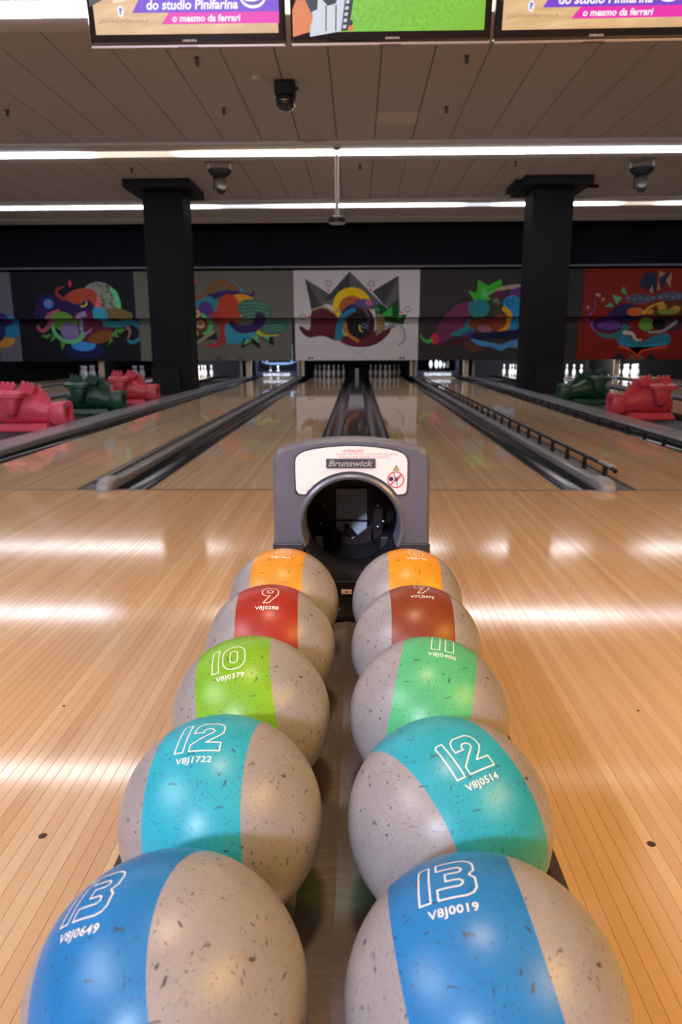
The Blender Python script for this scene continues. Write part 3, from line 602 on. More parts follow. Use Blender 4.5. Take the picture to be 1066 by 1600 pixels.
for x0, x1, key, col, shapes, cname, what in PANELS:
    pm_ = mat('mural_'+key, col, 0.55, spec=0.15, var=0.05, vscale=40)
    for row in ('upper', 'lower'):
        ytop, ybot, Y0 = (423.0, 495.5, 22.0) if row == 'upper' else (494.0, 563.0, 22.28)
        dx = 0.0 if row == 'upper' else 0.02
        (X0, Z1), (X1, Z0) = px(x0, ytop), px(x1, ybot)
        if row == 'lower' and key == 'olive_grey': X1 -= 0.09
        t = thing('mural_panel', f'{cname} {row} mural panel with {what}', 'mural panel', ((X0+X1)/2, Y0, Z0), 'mural panels above the pins')
        hx = (X1-X0)/2-0.004; h = Z1-Z0; cx_ = (X0+X1)/2
        part('board', G().box(-hx, hx, 0, 0.05, 0, h), pm_, t)
        g = G(); ms = []; mi = {}
        lay = 0
        for c, pts in shapes:
            P = [px(*p) for p in pts]
            P = [(a-cx_, b-Z0) for a, b in P]
            for ax, lim, less in ((0, hx-0.002, True), (0, -hx+0.002, False), (1, h-0.002, True), (1, 0.002, False)):
                P = clip(P, ax, lim, less)
                if len(P) < 3: break
            if len(P) < 3: continue
            Pd = [P[0]]
            for a in P[1:]:
                if math.hypot(a[0]-Pd[-1][0], a[1]-Pd[-1][1]) > 1e-4: Pd.append(a)
            if len(Pd) < 3: continue
            if c not in mi: mi[c] = len(ms); ms.append(mcol(c))
            lay += 1
            n = len(Pd); g.add([(a, -0.0004*lay, b) for a, b in Pd], [tuple(range(n))], mi[c])
        if ms:
            me = bpy.data.meshes.new('mural_print'); me.from_pydata(g.v, [], g.f)
            for mm in ms: me.materials.append(mm)
            me.polygons.foreach_set('material_index', g.mi); me.update()
            link('mural_print', me, t)
        if row == 'upper': part('lower_edge', G().box(-hx, hx, 0.0505, 0.26, 0.0, 0.04), BLACK, t)

# ------------------------------------------------------------------ plastic creature ball ramps in the walkways
def sring(cx, cy, cz, rx, ry, n=16, axis='x', p=2.4):
    out = []
    for k in range(n):
        a = 2*math.pi*k/n; c, s_ = math.cos(a), math.sin(a)
        u = math.copysign(abs(c)**(2/p), c); v = math.copysign(abs(s_)**(2/p), s_)
        out.append((cx, cy+rx*u, cz+ry*v) if axis == 'x' else (cx+rx*u, cy+ry*v, cz))
    return out
def dragon(x, y, mirror, m_, label, rz=0.0, sc=0.97):
    f = -1 if mirror else 1
    t = thing('creature_ball_ramp', label, 'ball ramp', (x, y, -0.049), 'moulded plastic creature ramps'); t.rotation_euler.z = rz; t.scale = (sc, sc, sc)
    X = lambda ring_: [(f*a, b, c) for a, b, c in ring_]
    rb = lambda d, z: [(f*a, b, z) for a, b in ((-0.43+d, -0.27+d), (0.26-d, -0.27+d), (0.26-d, 0.28-d), (-0.43+d, 0.28-d))]
    part('base', G().loft([rb(0, 0), rb(0, 0.03), rb(0.04, 0.10)]), m_, t, bevel=0.012)
    secs = [(-0.44, 0.10, 0.10, 0.21), (-0.42, 0.15, 0.125, 0.215), (-0.34, 0.175, 0.14, 0.225), (-0.22, 0.185, 0.17, 0.255), (-0.08, 0.185, 0.195, 0.28), (0.06, 0.175, 0.175, 0.265), (0.15, 0.165, 0.145, 0.235), (0.24, 0.16, 0.13, 0.22)]
    part('body', G().loft([X(sring(sx, 0.0, zc, ry, rz_, 18)) for sx, ry, rz_, zc in secs]), m_, t, smooth=60)
    hd = [(-0.19, -0.285, 0.205, 0.030, 0.02), (-0.19, -0.295, 0.225, 0.055, 0.04), (-0.19, -0.285, 0.30, 0.085, 0.07), (-0.20, -0.265, 0.385, 0.118, 0.09), (-0.20, -0.25, 0.43, 0.135, 0.10), (-0.205, -0.25, 0.438, 0.185, 0.125), (-0.205, -0.24, 0.49, 0.205, 0.13), (-0.205, -0.20, 0.52, 0.17, 0.11)]
    h = part('head', G().loft([X(sring(a, b, c, r1, r2, 20, 'z', 3.6)) for a, b, c, r1, r2 in hd]), m_, t, smooth=35)
    part('neck', G().loft([X(sring(a, b, c, r1, r2, 14, 'z')) for a, b, c, r1, r2 in ((-0.14, -0.02, 0.30, 0.19, 0.15), (-0.15, -0.07, 0.42, 0.16, 0.13), (-0.17, -0.10, 0.50, 0.15, 0.11))]), m_, t, smooth=60)
    part('nose_horn', G().lathe([(0.03, 0), (0.022, 0.02), (0.006, 0.045)], f*-0.215, -0.315, 0.505, 10), m_, h, smooth=60)
    def crest(pts, yy, nm, par):
        pr = [(f*a, b) for a, b in pts]
        if f < 0: pr = pr[::-1]
        part(nm, G().prism_y(pr, yy-0.028, yy+0.028), m_, par, bevel=0.008)
    sc_ = lambda x0_, z0_, x1_, z1_, n, amp: [(x0_+(x1_-x0_)*k/(n*3)+0.0, z0_+(z1_-z0_)*k/(n*3)+amp*abs(math.sin(math.pi*k/3))) for k in range(n*3+1)]
    crest([(-0.34, 0.50), (-0.19, 0.50)]+[(-0.155, 0.56)]+sc_(-0.15, 0.575, -0.345, 0.585, 3, 0.06)+[(-0.375, 0.55)], -0.15, 'brow_crest', h)
    crest([(-0.16, 0.50), (0.06, 0.47)]+[(0.10, 0.545)]+sc_(0.095, 0.565, -0.075, 0.595, 3, 0.06)+[(-0.11, 0.56)], -0.15, 'brow_crest', h)
    crest([(-0.02, 0.40), (0.235, 0.33)]+sc_(0.235, 0.35, 0.09, 0.56, 4, 0.055)+[(0.0, 0.55)], -0.02, 'spine_frill', t)
    e = [X(sring(sx, 0.0, 0.215, ry, rz_, 16, 'x', 5)) for sx, ry, rz_ in ((0.235, 0.135, 0.12), (0.27, 0.135, 0.12), (0.275, 0.16, 0.15), (0.43, 0.17, 0.16), (0.445, 0.16, 0.15), (0.445, 0.10, 0.09), (0.36, 0.09, 0.08))]
    part('end_socket', G().loft(e), m_, t, smooth=40)
    part('side_lug', G().lathe([(0.055, 0), (0.05, 0.03), (0.03, 0.045)], f*-0.31, -0.16, 0.30, 12), m_, t, smooth=50)
PINK = mat('moulded_pink_plastic', (0.72, 0.085, 0.16), 0.42, var=0.12, vscale=9, bump=0.05)
CORAL = mat('moulded_coral_plastic', (0.60, 0.055, 0.085), 0.42, var=0.12, vscale=9, bump=0.05)
GREEN = mat('moulded_green_plastic', (0.009, 0.06, 0.033), 0.4, var=0.2, vscale=9, bump=0.05)
dragon(-4.07, 9.05, False, PINK, 'nearest bright pink plastic creature ball ramp at the left picture edge')
dragon(-4.07, 11.25, False, GREEN, 'dark green plastic creature ball ramp between two pink ones on the left', 0.05)
dragon(-4.07, 13.2, False, CORAL, 'smaller coral pink plastic creature ball ramp beside the left column', 0.05)
dragon(4.07, 10.45, True, CORAL, 'coral pink plastic creature ball ramp alone at the right walkway')
dragon(4.07, 13.1, True, GREEN, 'shadowy dark green plastic creature ball ramp by the right column')

# ------------------------------------------------------------------ ball return: hood, rack, balls
HX = 0.0105; HY = 1.60
HOODM = mat('hood_grey_plastic', (0.165, 0.17, 0.225), 0.36, metal=0.35, coat=0.1, var=0.14, vscale=26, bump=0.03)
PLATE = mat('hood_white_plate', (0.90, 0.88, 0.90), 0.28, coat=0.2)
INK = mat('hood_red_ink', (0.60, 0.10, 0.12), 0.5); FADE = mat('hood_faded_pink_ink', (0.72, 0.42, 0.44), 0.5)
t = hood = thing('ball_return_hood', 'grey ball return hood with round black opening and white warning plate', 'ball return', (HX, HY, 0.0))
HW = 0.178
def hood_outline(d=0.0, zb=0.36):
    """front silhouette, counter-clockwise from bottom left, inset d"""
    pts = [(-HW+d-0.004, zb), (HW-d+0.004, zb), (HW-d, 0.735-d)]
    n = 14
    for k in range(n+1):
        a = k/n; x = (HW-d-0.012)*(1-2*a); z = 0.781-d-0.030*(abs(x)/HW)**2.2; pts.append((x, z))
    pts.append((-HW+d, 0.735-d))
    return pts
OC, OR = (0.0, 0.5765), 0.1135
# front shell: outline ring joined to the circular opening
n = 64
def ray_hit(poly, c, a):
    dx, dz = math.cos(a), math.sin(a); best = None
    for i in range(len(poly)):
        (x1, z1), (x2, z2) = poly[i], poly[(i+1) % len(poly)]
        ex, ez = x2-x1, z2-z1; den = dx*ez-dz*ex
        if abs(den) < 1e-9: continue
        s_ = ((x1-c[0])*ez-(z1-c[1])*ex)/den; u = ((x1-c[0])*dz-(z1-c[1])*dx)/den
        if s_ > 0 and -1e-6 <= u <= 1+1e-6 and (best is None or s_ < best): best = s_
    return (c[0]+dx*best, c[1]+dz*best)
corner = [math.atan2(z-OC[1], x-OC[0]) % (2*math.pi) for x, z in hood_outline()]
angs = sorted(set([round(2*math.pi*k/n, 5) for k in range(n)]+[round(c, 5) for c in corner]))
def ringh(fn, y): return [(p[0], y, p[1]) for p in fn]
out0 = [ray_hit(hood_outline(0.007), OC, a) for a in angs]; out1 = [ray_hit(hood_outline(), OC, a) for a in angs]
cir = lambda r_: [(OC[0]+r_*math.cos(a), OC[1]+r_*math.sin(a)) for a in angs]
drop = lambda pts, k: [(x*(1-0.05*k), 0.36+(z-0.36)*(1-k)) for x, z in pts]
rings = [ringh(cir(OR-0.004), 0.10), ringh(cir(OR-0.004), 0.006), ringh(cir(OR), -0.004), ringh(cir(OR+0.005), -0.006), ringh(cir(OR+0.010), -0.002), ringh(cir(OR+0.0125), 0.0), ringh(out0, 0.0), ringh(out1, 0.009), ringh(out1, 0.05), ringh(drop(out1, 0.10), 0.20), ringh(drop(out1, 0.35), 0.42)]
sg = G().loft(rings, caps=False)
for i, fc in enumerate(sg.f):
    cz = sum(sg.v[k][2] for k in fc)/4; cx0 = sum(sg.v[k][0] for k in fc)/4
    if cz < 0.535 and math.hypot(cx0-OC[0], cz-OC[1]) < 0.127: sg.mi[i] = 1  # lower collar faces get a dark copy, shade put into the colour
part('shell', sg, [HOODM, mat('collar_shade', (0.012, 0.012, 0.015), 0.35)], t, smooth=35)
part('rear_cap', G().add(ringh(drop(out1, 0.35), 0.42), [tuple(range(len(angs)))]), HOODM, t)
# white plate with a cut-out following the opening
a0, a1 = math.radians(143.5), math.radians(36.5); Rp = OR+0.0155
PO = [(-0.127, 0.664), (-0.121, 0.655), (-0.112, 0.653)]+[(OC[0]+Rp*math.cos(a0+(a1-a0)*k/18), OC[1]+Rp*math.sin(a0+(a1-a0)*k/18)) for k in range(19)]+[(0.112, 0.653), (0.121, 0.655), (0.127, 0.664)]
top = [(0.128, 0.728), (0.122, 0.744), (0.108, 0.753)]+[(0.09-0.18*k/10, 0.758+0.0085*(1-(1-2*k/10)**2)) for k in range(11)]+[(-0.108, 0.753), (-0.122, 0.744), (-0.128, 0.728)]
part('warning_plate', G().prism_y(PO+top, -0.0025, 0.003), PLATE, t, bevel=0.0008)
g = stroke
def fram(pts, wd, y, mi=0):
    gg = G(); P = pts+[pts[0], pts[1]]; L = stroke(P, wd); m2 = len(L)//2
    return gg.add([(x, y, z) for x, z in L], [(i, i+1, 2*m2-2-i, 2*m2-1-i) for i in range(m2-1)])
part('plate_border', fram(PO+top, 0.0035, -0.0028), mat('plate_border_grey', (0.06, 0.06, 0.08), 0.4), t)
part('maker_badge', G().box(-0.0565, 0.0545, -0.0065, -0.0026, 0.7155, 0.7365), mat('badge_dark_grey', (0.085, 0.085, 0.105), 0.4, metal=0.3), t, bevel=0.0015)
part('maker_name', text_flat('Brunswick', -0.001, 0.7262, 0.101, 0.0145, -0.0072, bold=0.025, shear=0.25), mat('badge_letters', (0.52, 0.52, 0.56), 0.3, metal=0.4), t)
part('warning_heading', text_flat('ATENÇÃO', 0.004, 0.7595-0.0055, 0.047, 0.0085, -0.0031, bold=0.02, shear=0.1), mat('heading_pink', (0.72, 0.28, 0.30), 0.5), t)
tx = text_flat('LINHA DE FALTA, RISCO DE QUEDA,', 0.036, 0.7462, 0.138, 0.0058, -0.0031)
part('warning_line', tx, FADE, t)
part('warning_line', text_flat('OCASIONAR GRAVES ACIDENTES.', 0.030, 0.7395, 0.112, 0.0055, -0.0031), FADE, t)
# pictogram: red ring and bar, two dark balls and a hand, yellow triangle above
pg = G(); cx_, cz_ = 0.1005, 0.6885
for a, b in (((cx_, cz_), 0.0178),):
    P = [(a[0]+b*math.cos(2*math.pi*k/28), a[1]+b*math.sin(2*math.pi*k/28)) for k in range(29)]; L = stroke(P, 0.0022); m2 = len(P)
    m2 = len(L)//2; pg.add([(x, -0.0036, z) for x, z in L], [(i, i+1, 2*m2-2-i, 2*m2-1-i) for i in range(m2-1)])
pg.add([(cx_-0.0135, -0.0037, cz_-0.0115), (cx_-0.0115, -0.0037, cz_-0.0132), (cx_+0.0135, -0.0037, cz_+0.0115), (cx_+0.0115, -0.0037, cz_+0.0132)], [(0, 1, 2, 3)])
part('prohibition_sign', pg, mat('sign_red', (0.66, 0.03, 0.06), 0.5), t)
ic = G()
for bx, bz, br in ((cx_-0.0105, cz_+0.0015, 0.0052), (cx_+0.0015, cz_+0.001, 0.0045)):
    ic.add([(bx+br*math.cos(2*math.pi*k/16), -0.0032, bz+br*math.sin(2*math.pi*k/16)) for k in range(16)], [tuple(range(16))])
for P in (((cx_-0.004, cz_+0.0155), (cx_-0.0035, cz_+0.008), (cx_+0.001, cz_+0.004)), ((cx_+0.002, cz_-0.003), (cx_+0.004, cz_-0.014)), ((cx_+0.006, cz_+0.004), (cx_+0.012, cz_+0.006))):
    L = stroke(list(P), 0.0016); m2 = len(L)//2; ic.add([(x, -0.0033, z) for x, z in L], [(i, i+1, 2*m2-2-i, 2*m2-1-i) for i in range(m2-1)])
part('pinched_hand_icon', ic, mat('icon_navy', (0.03, 0.03, 0.07), 0.5), t)
part('caution_triangle', G().add([(cx_-0.007, -0.0032, cz_+0.0205), (cx_+0.009, -0.0032, cz_+0.0205), (cx_+0.001, -0.0032, cz_+0.0335)], [(0, 1, 2)]).add([(cx_+0.0003, -0.0034, cz_+0.0225), (cx_+0.0017, -0.0034, cz_+0.0225), (cx_+0.0017, -0.0034, cz_+0.029), (cx_+0.0003, -0.0034, cz_+0.029)], [(0, 1, 2, 3)], 1).add([(cx_-0.0048, -0.0033, cz_+0.0217), (cx_+0.0068, -0.0033, cz_+0.0217), (cx_+0.001, -0.0033, cz_+0.0312)], [(0, 1, 2)], 2), [mat('sign_dark', (0.10, 0.08, 0.05), 0.5), MATS['sign_dark'], mat('sign_yellow', (0.72, 0.55, 0.20), 0.5)], t)
fd = G(); P = [(-0.104+0.016*math.cos(2*math.pi*k/28), 0.6795+0.016*math.sin(2*math.pi*k/28)) for k in range(17, 29)]; L = stroke(P, 0.0014); m2 = len(L)//2
fd.add([(x, -0.0032, z) for x, z in L], [(i, i+1, 2*m2-2-i, 2*m2-1-i) for i in range(m2-1)])
part('faded_sign', fd, mat('worn_sign_pink', (0.70, 0.60, 0.63), 0.5), t)
SK = mat('hood_skirt_shade', (0.035, 0.033, 0.042), 0.45)  # dark colour stands in for shade on the hood's downward-facing bottom
for s in (-1, 1):
    x0, x1 = sorted((s*0.110, s*0.1815)); part('shaded_skirt', G().box(x0, x1, -0.0095, -0.0005, 0.37, 0.540), SK, t, bevel=0.003)
part('shaded_skirt', G().box(-0.1095, 0.1095, -0.0095, -0.0005, 0.37, 0.474), mat('skirt_shade', (0.01, 0.01, 0.012), 0.5), t)  # same shade put into the colour below the opening
# dark tunnel with a blue grey guide plate, chevron flap, arms and bolts
TUN = mat('tunnel_black', (0.006, 0.006, 0.007), 0.35); MAROON = mat('belt_dark_maroon', (0.022, 0.006, 0.008), 0.5)
part('tunnel_wall', G().loft([ringh(cir(OR-0.005), 0.10), ringh(cir(OR+0.008), 0.12), ringh(cir(OR+0.008), 0.34)], caps=False), TUN, t, smooth=50)
part('tunnel_back', G().box(-0.115, 0.115, 0.335, 0.345, 0.455, 0.695), TUN, t)
GP = mat('guide_plate_reflected_pale', (0.62, 0.68, 0.80), 0.35)  # base colour raised pale to stand in for light the plate reflects
part('guide_plate', G().prism_y([(0.0, 0.462), (0.040, 0.495), (0.040, 0.605), (-0.044, 0.605), (-0.044, 0.495)], 0.31, 0.318), GP, t)
part('guide_plate_upper', G().prism_y([(-0.008, 0.652), (0.040, 0.652), (0.040, 0.668), (0.020, 0.668)], 0.31, 0.318), GP, t)
part('guide_crossbar', G().box(-0.046, 0.042, 0.300, 0.309, 0.517, 0.5195), TUN, t)
part('belt_flap', G().prism_y([(-0.055, 0.42), (0.052, 0.42), (0.052, 0.510), (0.0, 0.468), (-0.055, 0.510)], 0.285, 0.295), MAROON, t)
part('belt_pointer', G().prism_y([(-0.02, 0.47), (0.012, 0.48), (-0.014, 0.512), (-0.022, 0.508)], 0.296, 0.3), TUN, t)
part('side_strip', G().box(0.058, 0.082, 0.29, 0.30, 0.44, 0.63), MAROON, t)
BOLT = mat('bolt_steel', (0.55, 0.56, 0.60), 0.25, metal=1.0)
bm_ = G().lathe([(0.0045, 0), (0.0045, 0.003), (0.002, 0.0045)], seg=12).mesh('bolt', BOLT, 40)
for x, z in ((0.072, 0.615), (0.070, 0.565), (0.070, 0.505), (-0.075, 0.565), (0.084, 0.52), (-0.088, 0.515)):
    o = link('bolt', bm_, t, (x, 0.284, z)); o.rotation_euler.x = math.radians(90)
for s in (-1, 1):
    part('guide_arm', G().loft([[(s*0.083+a*0.011, 0.15+b, c) for a, b in ((-1, -0.006), (1, -0.006), (1, 0.006), (-1, 0.006))] for c in (0.45, 0.50, 0.515)]), mat('arm_dark_steel', (0.10, 0.10, 0.12), 0.3, metal=0.6), t, bevel=0.004)

part('pedestal', G().box(-0.15, 0.15, 0.01, 0.38, 0.0, 0.359), mat('pedestal_charcoal', (0.03, 0.03, 0.033), 0.5), hood, bevel=0.01)
# rack that carries the balls
RX = 0.0012
t = rack = thing('ball_rack', 'low ball return rack with scuffed metal tray between two rows of balls', 'ball rack', (RX, 0, 0))
prof = [(-0.240, 0.392), (-0.205, 0.376), (-0.045, 0.376), (-0.006, 0.384), (0, 0.3855), (0.006, 0.384), (0.045, 0.376), (0.205, 0.376), (0.240, 0.392), (0.240, 0.386), (0.205, 0.37), (-0.205, 0.37), (-0.240, 0.386)]
part('tray', G().prism_y(prof[::-1], 0.12, 1.57), SHEET, t)
for s in (-1, 1):
    x0, x1 = sorted((s*0.2405, s*0.258)); part('side_rail', G().box(x0, x1, 0.12, 1.59, 0.30, 0.402), mat('rail_brown_black', (0.035, 0.026, 0.024), 0.45), t, bevel=0.004)
part('pedestal', G().box(-0.19, 0.19, 0.2, 1.57, 0.0, 0.3695), mat('pedestal_charcoal', (0.03, 0.03, 0.033), 0.5), t, bevel=0.01)
part('end_plate', G().box(-0.24, 0.24, 0.10, 0.1195, 0.28, 0.44), mat('pedestal_charcoal'), t, bevel=0.01)
part('throat_plate', G().prism_y([(-0.11, 0.388), (0.11, 0.388), (0.11, 0.455), (-0.11, 0.455)], 1.575, 1.589), TUN, t, bevel=0.003)
part('throat_step', G().box(-0.105, 0.105, 1.50, 1.574, 0.387, 0.398), TUN, t, bevel=0.003)
STK = mat('sticker_pale_pink', (0.72, 0.52, 0.44), 0.5)
st = part('warning_sticker', G().box(-0.0135, 0.0105, 1.5725, 1.5745, 0.424, 0.434), STK, t)
sg = G()
for cxx in (-0.0085, 0.0055):
    L = stroke([(cxx+0.0042*math.cos(a), 0.429+0.0028*math.sin(a)) for a in [2*math.pi*k/14 for k in range(15)]], 0.0009); m2 = len(L)//2
    sg.add([(x, 1.5722, z) for x, z in L], [(i, i+1, 2*m2-2-i, 2*m2-1-i) for i in range(m2-1)])
sg.add([(-0.004, 1.5721, 0.4268), (0.0015, 1.5721, 0.4268), (0.0005, 1.5721, 0.431), (-0.003, 1.5721, 0.431)], [(0, 1, 2, 3)], 1)
part('sticker_mark', sg, [mat('sticker_red', (0.45, 0.03, 0.03), 0.5), BLACK], st)
st = part('warning_sticker', G().box(-0.052, -0.0245, 1.5725, 1.5745, 0.405, 0.434), STK, t)
L = stroke([(-0.033+0.004*math.cos(a), 0.423+0.003*math.sin(a)) for a in [2*math.pi*k/14 for k in range(15)]], 0.0009); m2 = len(L)//2
part('sticker_mark', G().add([(x, 1.5722, z) for x, z in L], [(i, i+1, 2*m2-2-i, 2*m2-1-i) for i in range(m2-1)]), MATS['sticker_red'], st)
o = link('bolt', bm_, t, (-0.019, 1.54, 0.398)); o['label'] = 'shiny bolt head'

# bowling balls
BR = 0.10825; BK = 0.458
GREYB = ball_mat('ball_grey_urethane', (0.30, 0.27, 0.275), 0.5)
WHITE = mat('engraving_white', (0.72, 0.72, 0.70), 0.5, var=0.25, vscale=160)
def ball_zone(axis, x0, x1, rings_n, seg=64):
    """zone of the sphere between two planes across its band axis"""
    ax = Vector(axis).normalized(); u = ax.orthogonal().normalized(); v = ax.cross(u); g = G()
    t0, t1 = math.acos(max(-1, min(1, x0))), math.acos(max(-1, min(1, x1))); vs = []
    for i in range(rings_n+1):
        th = t0+(t1-t0)*i/rings_n; vs.append([ax*(BR*math.cos(th))+u*(BR*math.sin(th)*math.cos(a))+v*(BR*math.sin(th)*math.sin(a)) for a in [2*math.pi*k/seg for k in range(seg)]])
    g.loft(vs, caps=False); return g
def on_ball(mid, right, pts, r_):
    """wrap flat lettering round the ball: x along right, y up, origin at mid"""
    n_ = Vector(mid).normalized(); rr = Vector(right); rr = (rr-n_*rr.dot(n_)).normalized(); uu = n_.cross(rr); out = []
    for x, y in pts:
        d = math.hypot(x, y)
        if d < 1e-9: out.append(n_*r_); continue
        a = d/BR; out.append((n_*math.cos(a)+(rr*(x/d)+uu*(y/d))*math.sin(a))*r_)
    return out
def rrect(x0, y0, x1, y1, r_, n_=5):
    out = []
    for cx, cy, a0_ in ((x1-r_, y1-r_, 0), (x0+r_, y1-r_, 90), (x0+r_, y0+r_, 180), (x1-r_, y0+r_, 270)):
        out += [(cx+r_*math.cos(math.radians(a0_+90*k/n_)), cy+r_*math.sin(math.radians(a0_+90*k/n_))) for k in range(n_+1)]
    return out
def digit_outlines(ch):
    """outline lettering: closed polylines in a box of height 1, and the advance"""
    if ch == '1': return [[(0.0, 0), (0.25, 0), (0.25, 1), (0.06, 1), (0.0, 0.94)]], 0.42
    if ch == '0': return [rrect(0, 0, 0.84, 1, 0.36), rrect(0.28, 0.24, 0.56, 0.76, 0.12)], 0.98
    if ch == '8': return [ell(0.42, 0.27, 0.42, 0.29), ell(0.42, 0.75, 0.34, 0.25), ell(0.42, 0.27, 0.16, 0.10), ell(0.42, 0.75, 0.13, 0.08)], 0.98
    P = {'2': [[(0, .62), (0, .78), (.07, .92), (.2, 1), (.64, 1), (.77, .94), (.84, .82), (.84, .60), (.70, .46), (.42, .26), (.84, .26), (.84, 0), (0, 0), (0, .2), (.28, .42), (.56, .62), (.57, .70), (.48, .77), (.34, .77), (.27, .70), (.27, .62)]],
         '3': [[(0, 1), (.6, 1), (.76, .95), (.84, .84), (.84, .62), (.72, .51), (.84, .40), (.84, .16), (.76, .05), (.6, 0), (0, 0), (0, .24), (.5, .24), (.57, .30), (.57, .36), (.5, .41), (.2, .41), (.2, .61), (.5, .61), (.57, .66), (.57, .72), (.5, .77), (0, .77)]],
         '9': [[(.12, 0), (.40, 0), (.70, .34), (.84, .54), (.84, .78), (.76, .93), (.62, 1), (.22, 1), (.08, .93), (0, .8), (0, .62), (.08, .49), (.2, .42), (.44, .42)], ell(.42, .71, .16, .11)]}[ch]
    return P, 0.98
def number_ribbons(s, width, height, y0, wd):
    polys = []; ox = 0.0
    for ch in s:
        ps, adv = digit_outlines(ch); polys += [[(x+ox, y) for x, y in p] for p in ps]; ox += adv
    xs = [x for p in polys for x, y in p]; a0_, a1_ = min(xs), max(xs); quads = []
    for p in polys:
        Q = [(((x-a0_)/(a1_-a0_)-0.5)*width, y0+y*height) for x, y in p]
        for k in range(len(Q)):
            (x1, y1), (x2, y2) = Q[k], Q[(k+1) % len(Q)]; dx, dy = x2-x1, y2-y1; d = math.hypot(dx, dy)
            if d < 1e-6: continue
            nx, ny = -dy/d*wd/2, dx/d*wd/2; ex, ey = dx/d*wd*0.3, dy/d*wd*0.3; m_ = max(1, int(d/0.004))
            for q_ in range(m_):
                f0, f1 = q_/m_, (q_+1)/m_
                A_ = (x1+dx*f0-(ex if q_ == 0 else 0), y1+dy*f0-(ey if q_ == 0 else 0)); B_ = (x1+dx*f1+(ex if q_ == m_-1 else 0), y1+dy*f1+(ey if q_ == m_-1 else 0))
                quads.append(((A_[0]+nx, A_[1]+ny), (A_[0]-nx, A_[1]-ny), (B_[0]-nx, B_[1]-ny), (B_[0]+nx, B_[1]+ny)))
    return quads
_t = text_mesh('8')[3]; CAPH = _t[3]
BALLS = [  # col, row, band axis, band colour, number, width, serial, mid, right, side offset, label
 (-1, 4, (0.994, -0.05, 0.059), (0.80, 0.33, 0.035), '8', 0.028, 'V8J1027', (-0.02, -0.309, 0.951), (0.991, -0.10, -0.022), 0.002, 'grey bowling ball with amber band numbered 8, left row against the hood'),
 (1, 4, (0.988, 0.043, -0.10), (0.82, 0.34, 0.02), '8', 0.030, 'V8J0190', (0.134, -0.324, 0.937), (0.984, 0.12, -0.088), 0.0035, 'grey bowling ball with amber band numbered 8, right row against the hood'),
 (-1, 3, (0.997, 0.05, 0.017), (0.40, 0.032, 0.02), '9', 0.027, 'V8J0288', (0.02, -0.525, 0.851), (1, 0.028, -0.006), 0.003, 'grey bowling ball with bright red band numbered 9, left row'),
 (1, 3, (0.998, 0.022, -0.05), (0.26, 0.05, 0.018), '9', 0.025, 'V7C0473', (0.055, -0.294, 0.954), (0.998, 0.009, -0.054), 0.002, 'grey bowling ball with rust brown band numbered 9, right row'),
 (-1, 2, (0.976, 0.042, 0.214), (0.225, 0.50, 0.025), '10', 0.0446, 'V8J0379', (-0.15, -0.595, 0.79), (0.972, 0.058, 0.229), -0.0014, 'grey bowling ball with lime green band numbered 10, middle of left row'),
 (1, 2, (0.978, -0.161, -0.133), (0.10, 0.52, 0.22), '11', 0.030, 'V8J0400', (0.107, -0.297, 0.949), (0.981, -0.125, -0.15), 0.0, 'grey bowling ball with mint green band numbered 11, middle of right row'),
 (-1, 1, (0.987, -0.086, 0.134), (0.03, 0.44, 0.60), '12', 0.047, 'V8J1722', (-0.158, -0.432, 0.888), (0.987, -0.064, 0.145), 0.001, 'grey bowling ball with turquoise band numbered 12, left row'),
 (1, 1, (0.851, 0.507, 0.136), (0.03, 0.42, 0.54), '12', 0.045, 'V8J0514', (0.223, -0.57, 0.791), (0.874, 0.476, 0.097), 0.0, 'grey bowling ball with tilted turquoise band numbered 12, right row'),
 (-1, 0, (0.894, -0.11, 0.434), (0.02, 0.21, 0.55), '13', 0.043, 'V8J0649', (-0.497, -0.296, 0.815), (0.868, -0.177, 0.465), -0.003, 'nearest left grey bowling ball with blue band numbered 13 turned outward'),
 (1, 0, (0.962, 0.06, 0.268), (0.02, 0.215, 0.55), '13', 0.0445, 'V8J0019', (-0.27, -0.191, 0.944), (0.962, -0.012, 0.273), -0.002, 'nearest right grey bowling ball with blue band and worn number 13')]
for col, row, axis, bc, num, nw, ser, mid, right, so, label in BALLS:
    t = thing('bowling_ball', label, 'bowling ball', (RX+col*0.12186, 0.4544+row*0.22182, 0.4872), 'bowling balls in the return rack')
    g = ball_zone(axis, 1.0, BK, 22); g2 = ball_zone(axis, -BK, -1.0, 22); g.add(g2.v, g2.f)
    part('shell', g, GREYB, t, smooth=80)
    bmat = ball_mat('band_'+ser, tuple(c*0.8 for c in bc), 0.42)
    part('colour_band', ball_zone(axis, BK, -BK, 24), bmat, t, smooth=80)
    qs = number_ribbons(num, nw, 0.042, 0.0135, 0.0014); gg = G()
    for qd in qs: gg.add(on_ball(mid, right, [(x+so, y) for x, y in qd], BR+0.00025), [(0, 1, 2, 3)])
    part('number', gg, WHITE, t)
    V, F, Ed, (a0_, a1_, b0_, b1_) = text_mesh(ser, bold=0.012, spacing=1.05, res=2)
    P = [(((x-a0_)/(a1_-a0_)-0.5)*0.0375, y/CAPH*0.0068) for x, y in V]
    part('serial_number', G().add(on_ball(mid, right, P, BR+0.0003), F), WHITE, t)

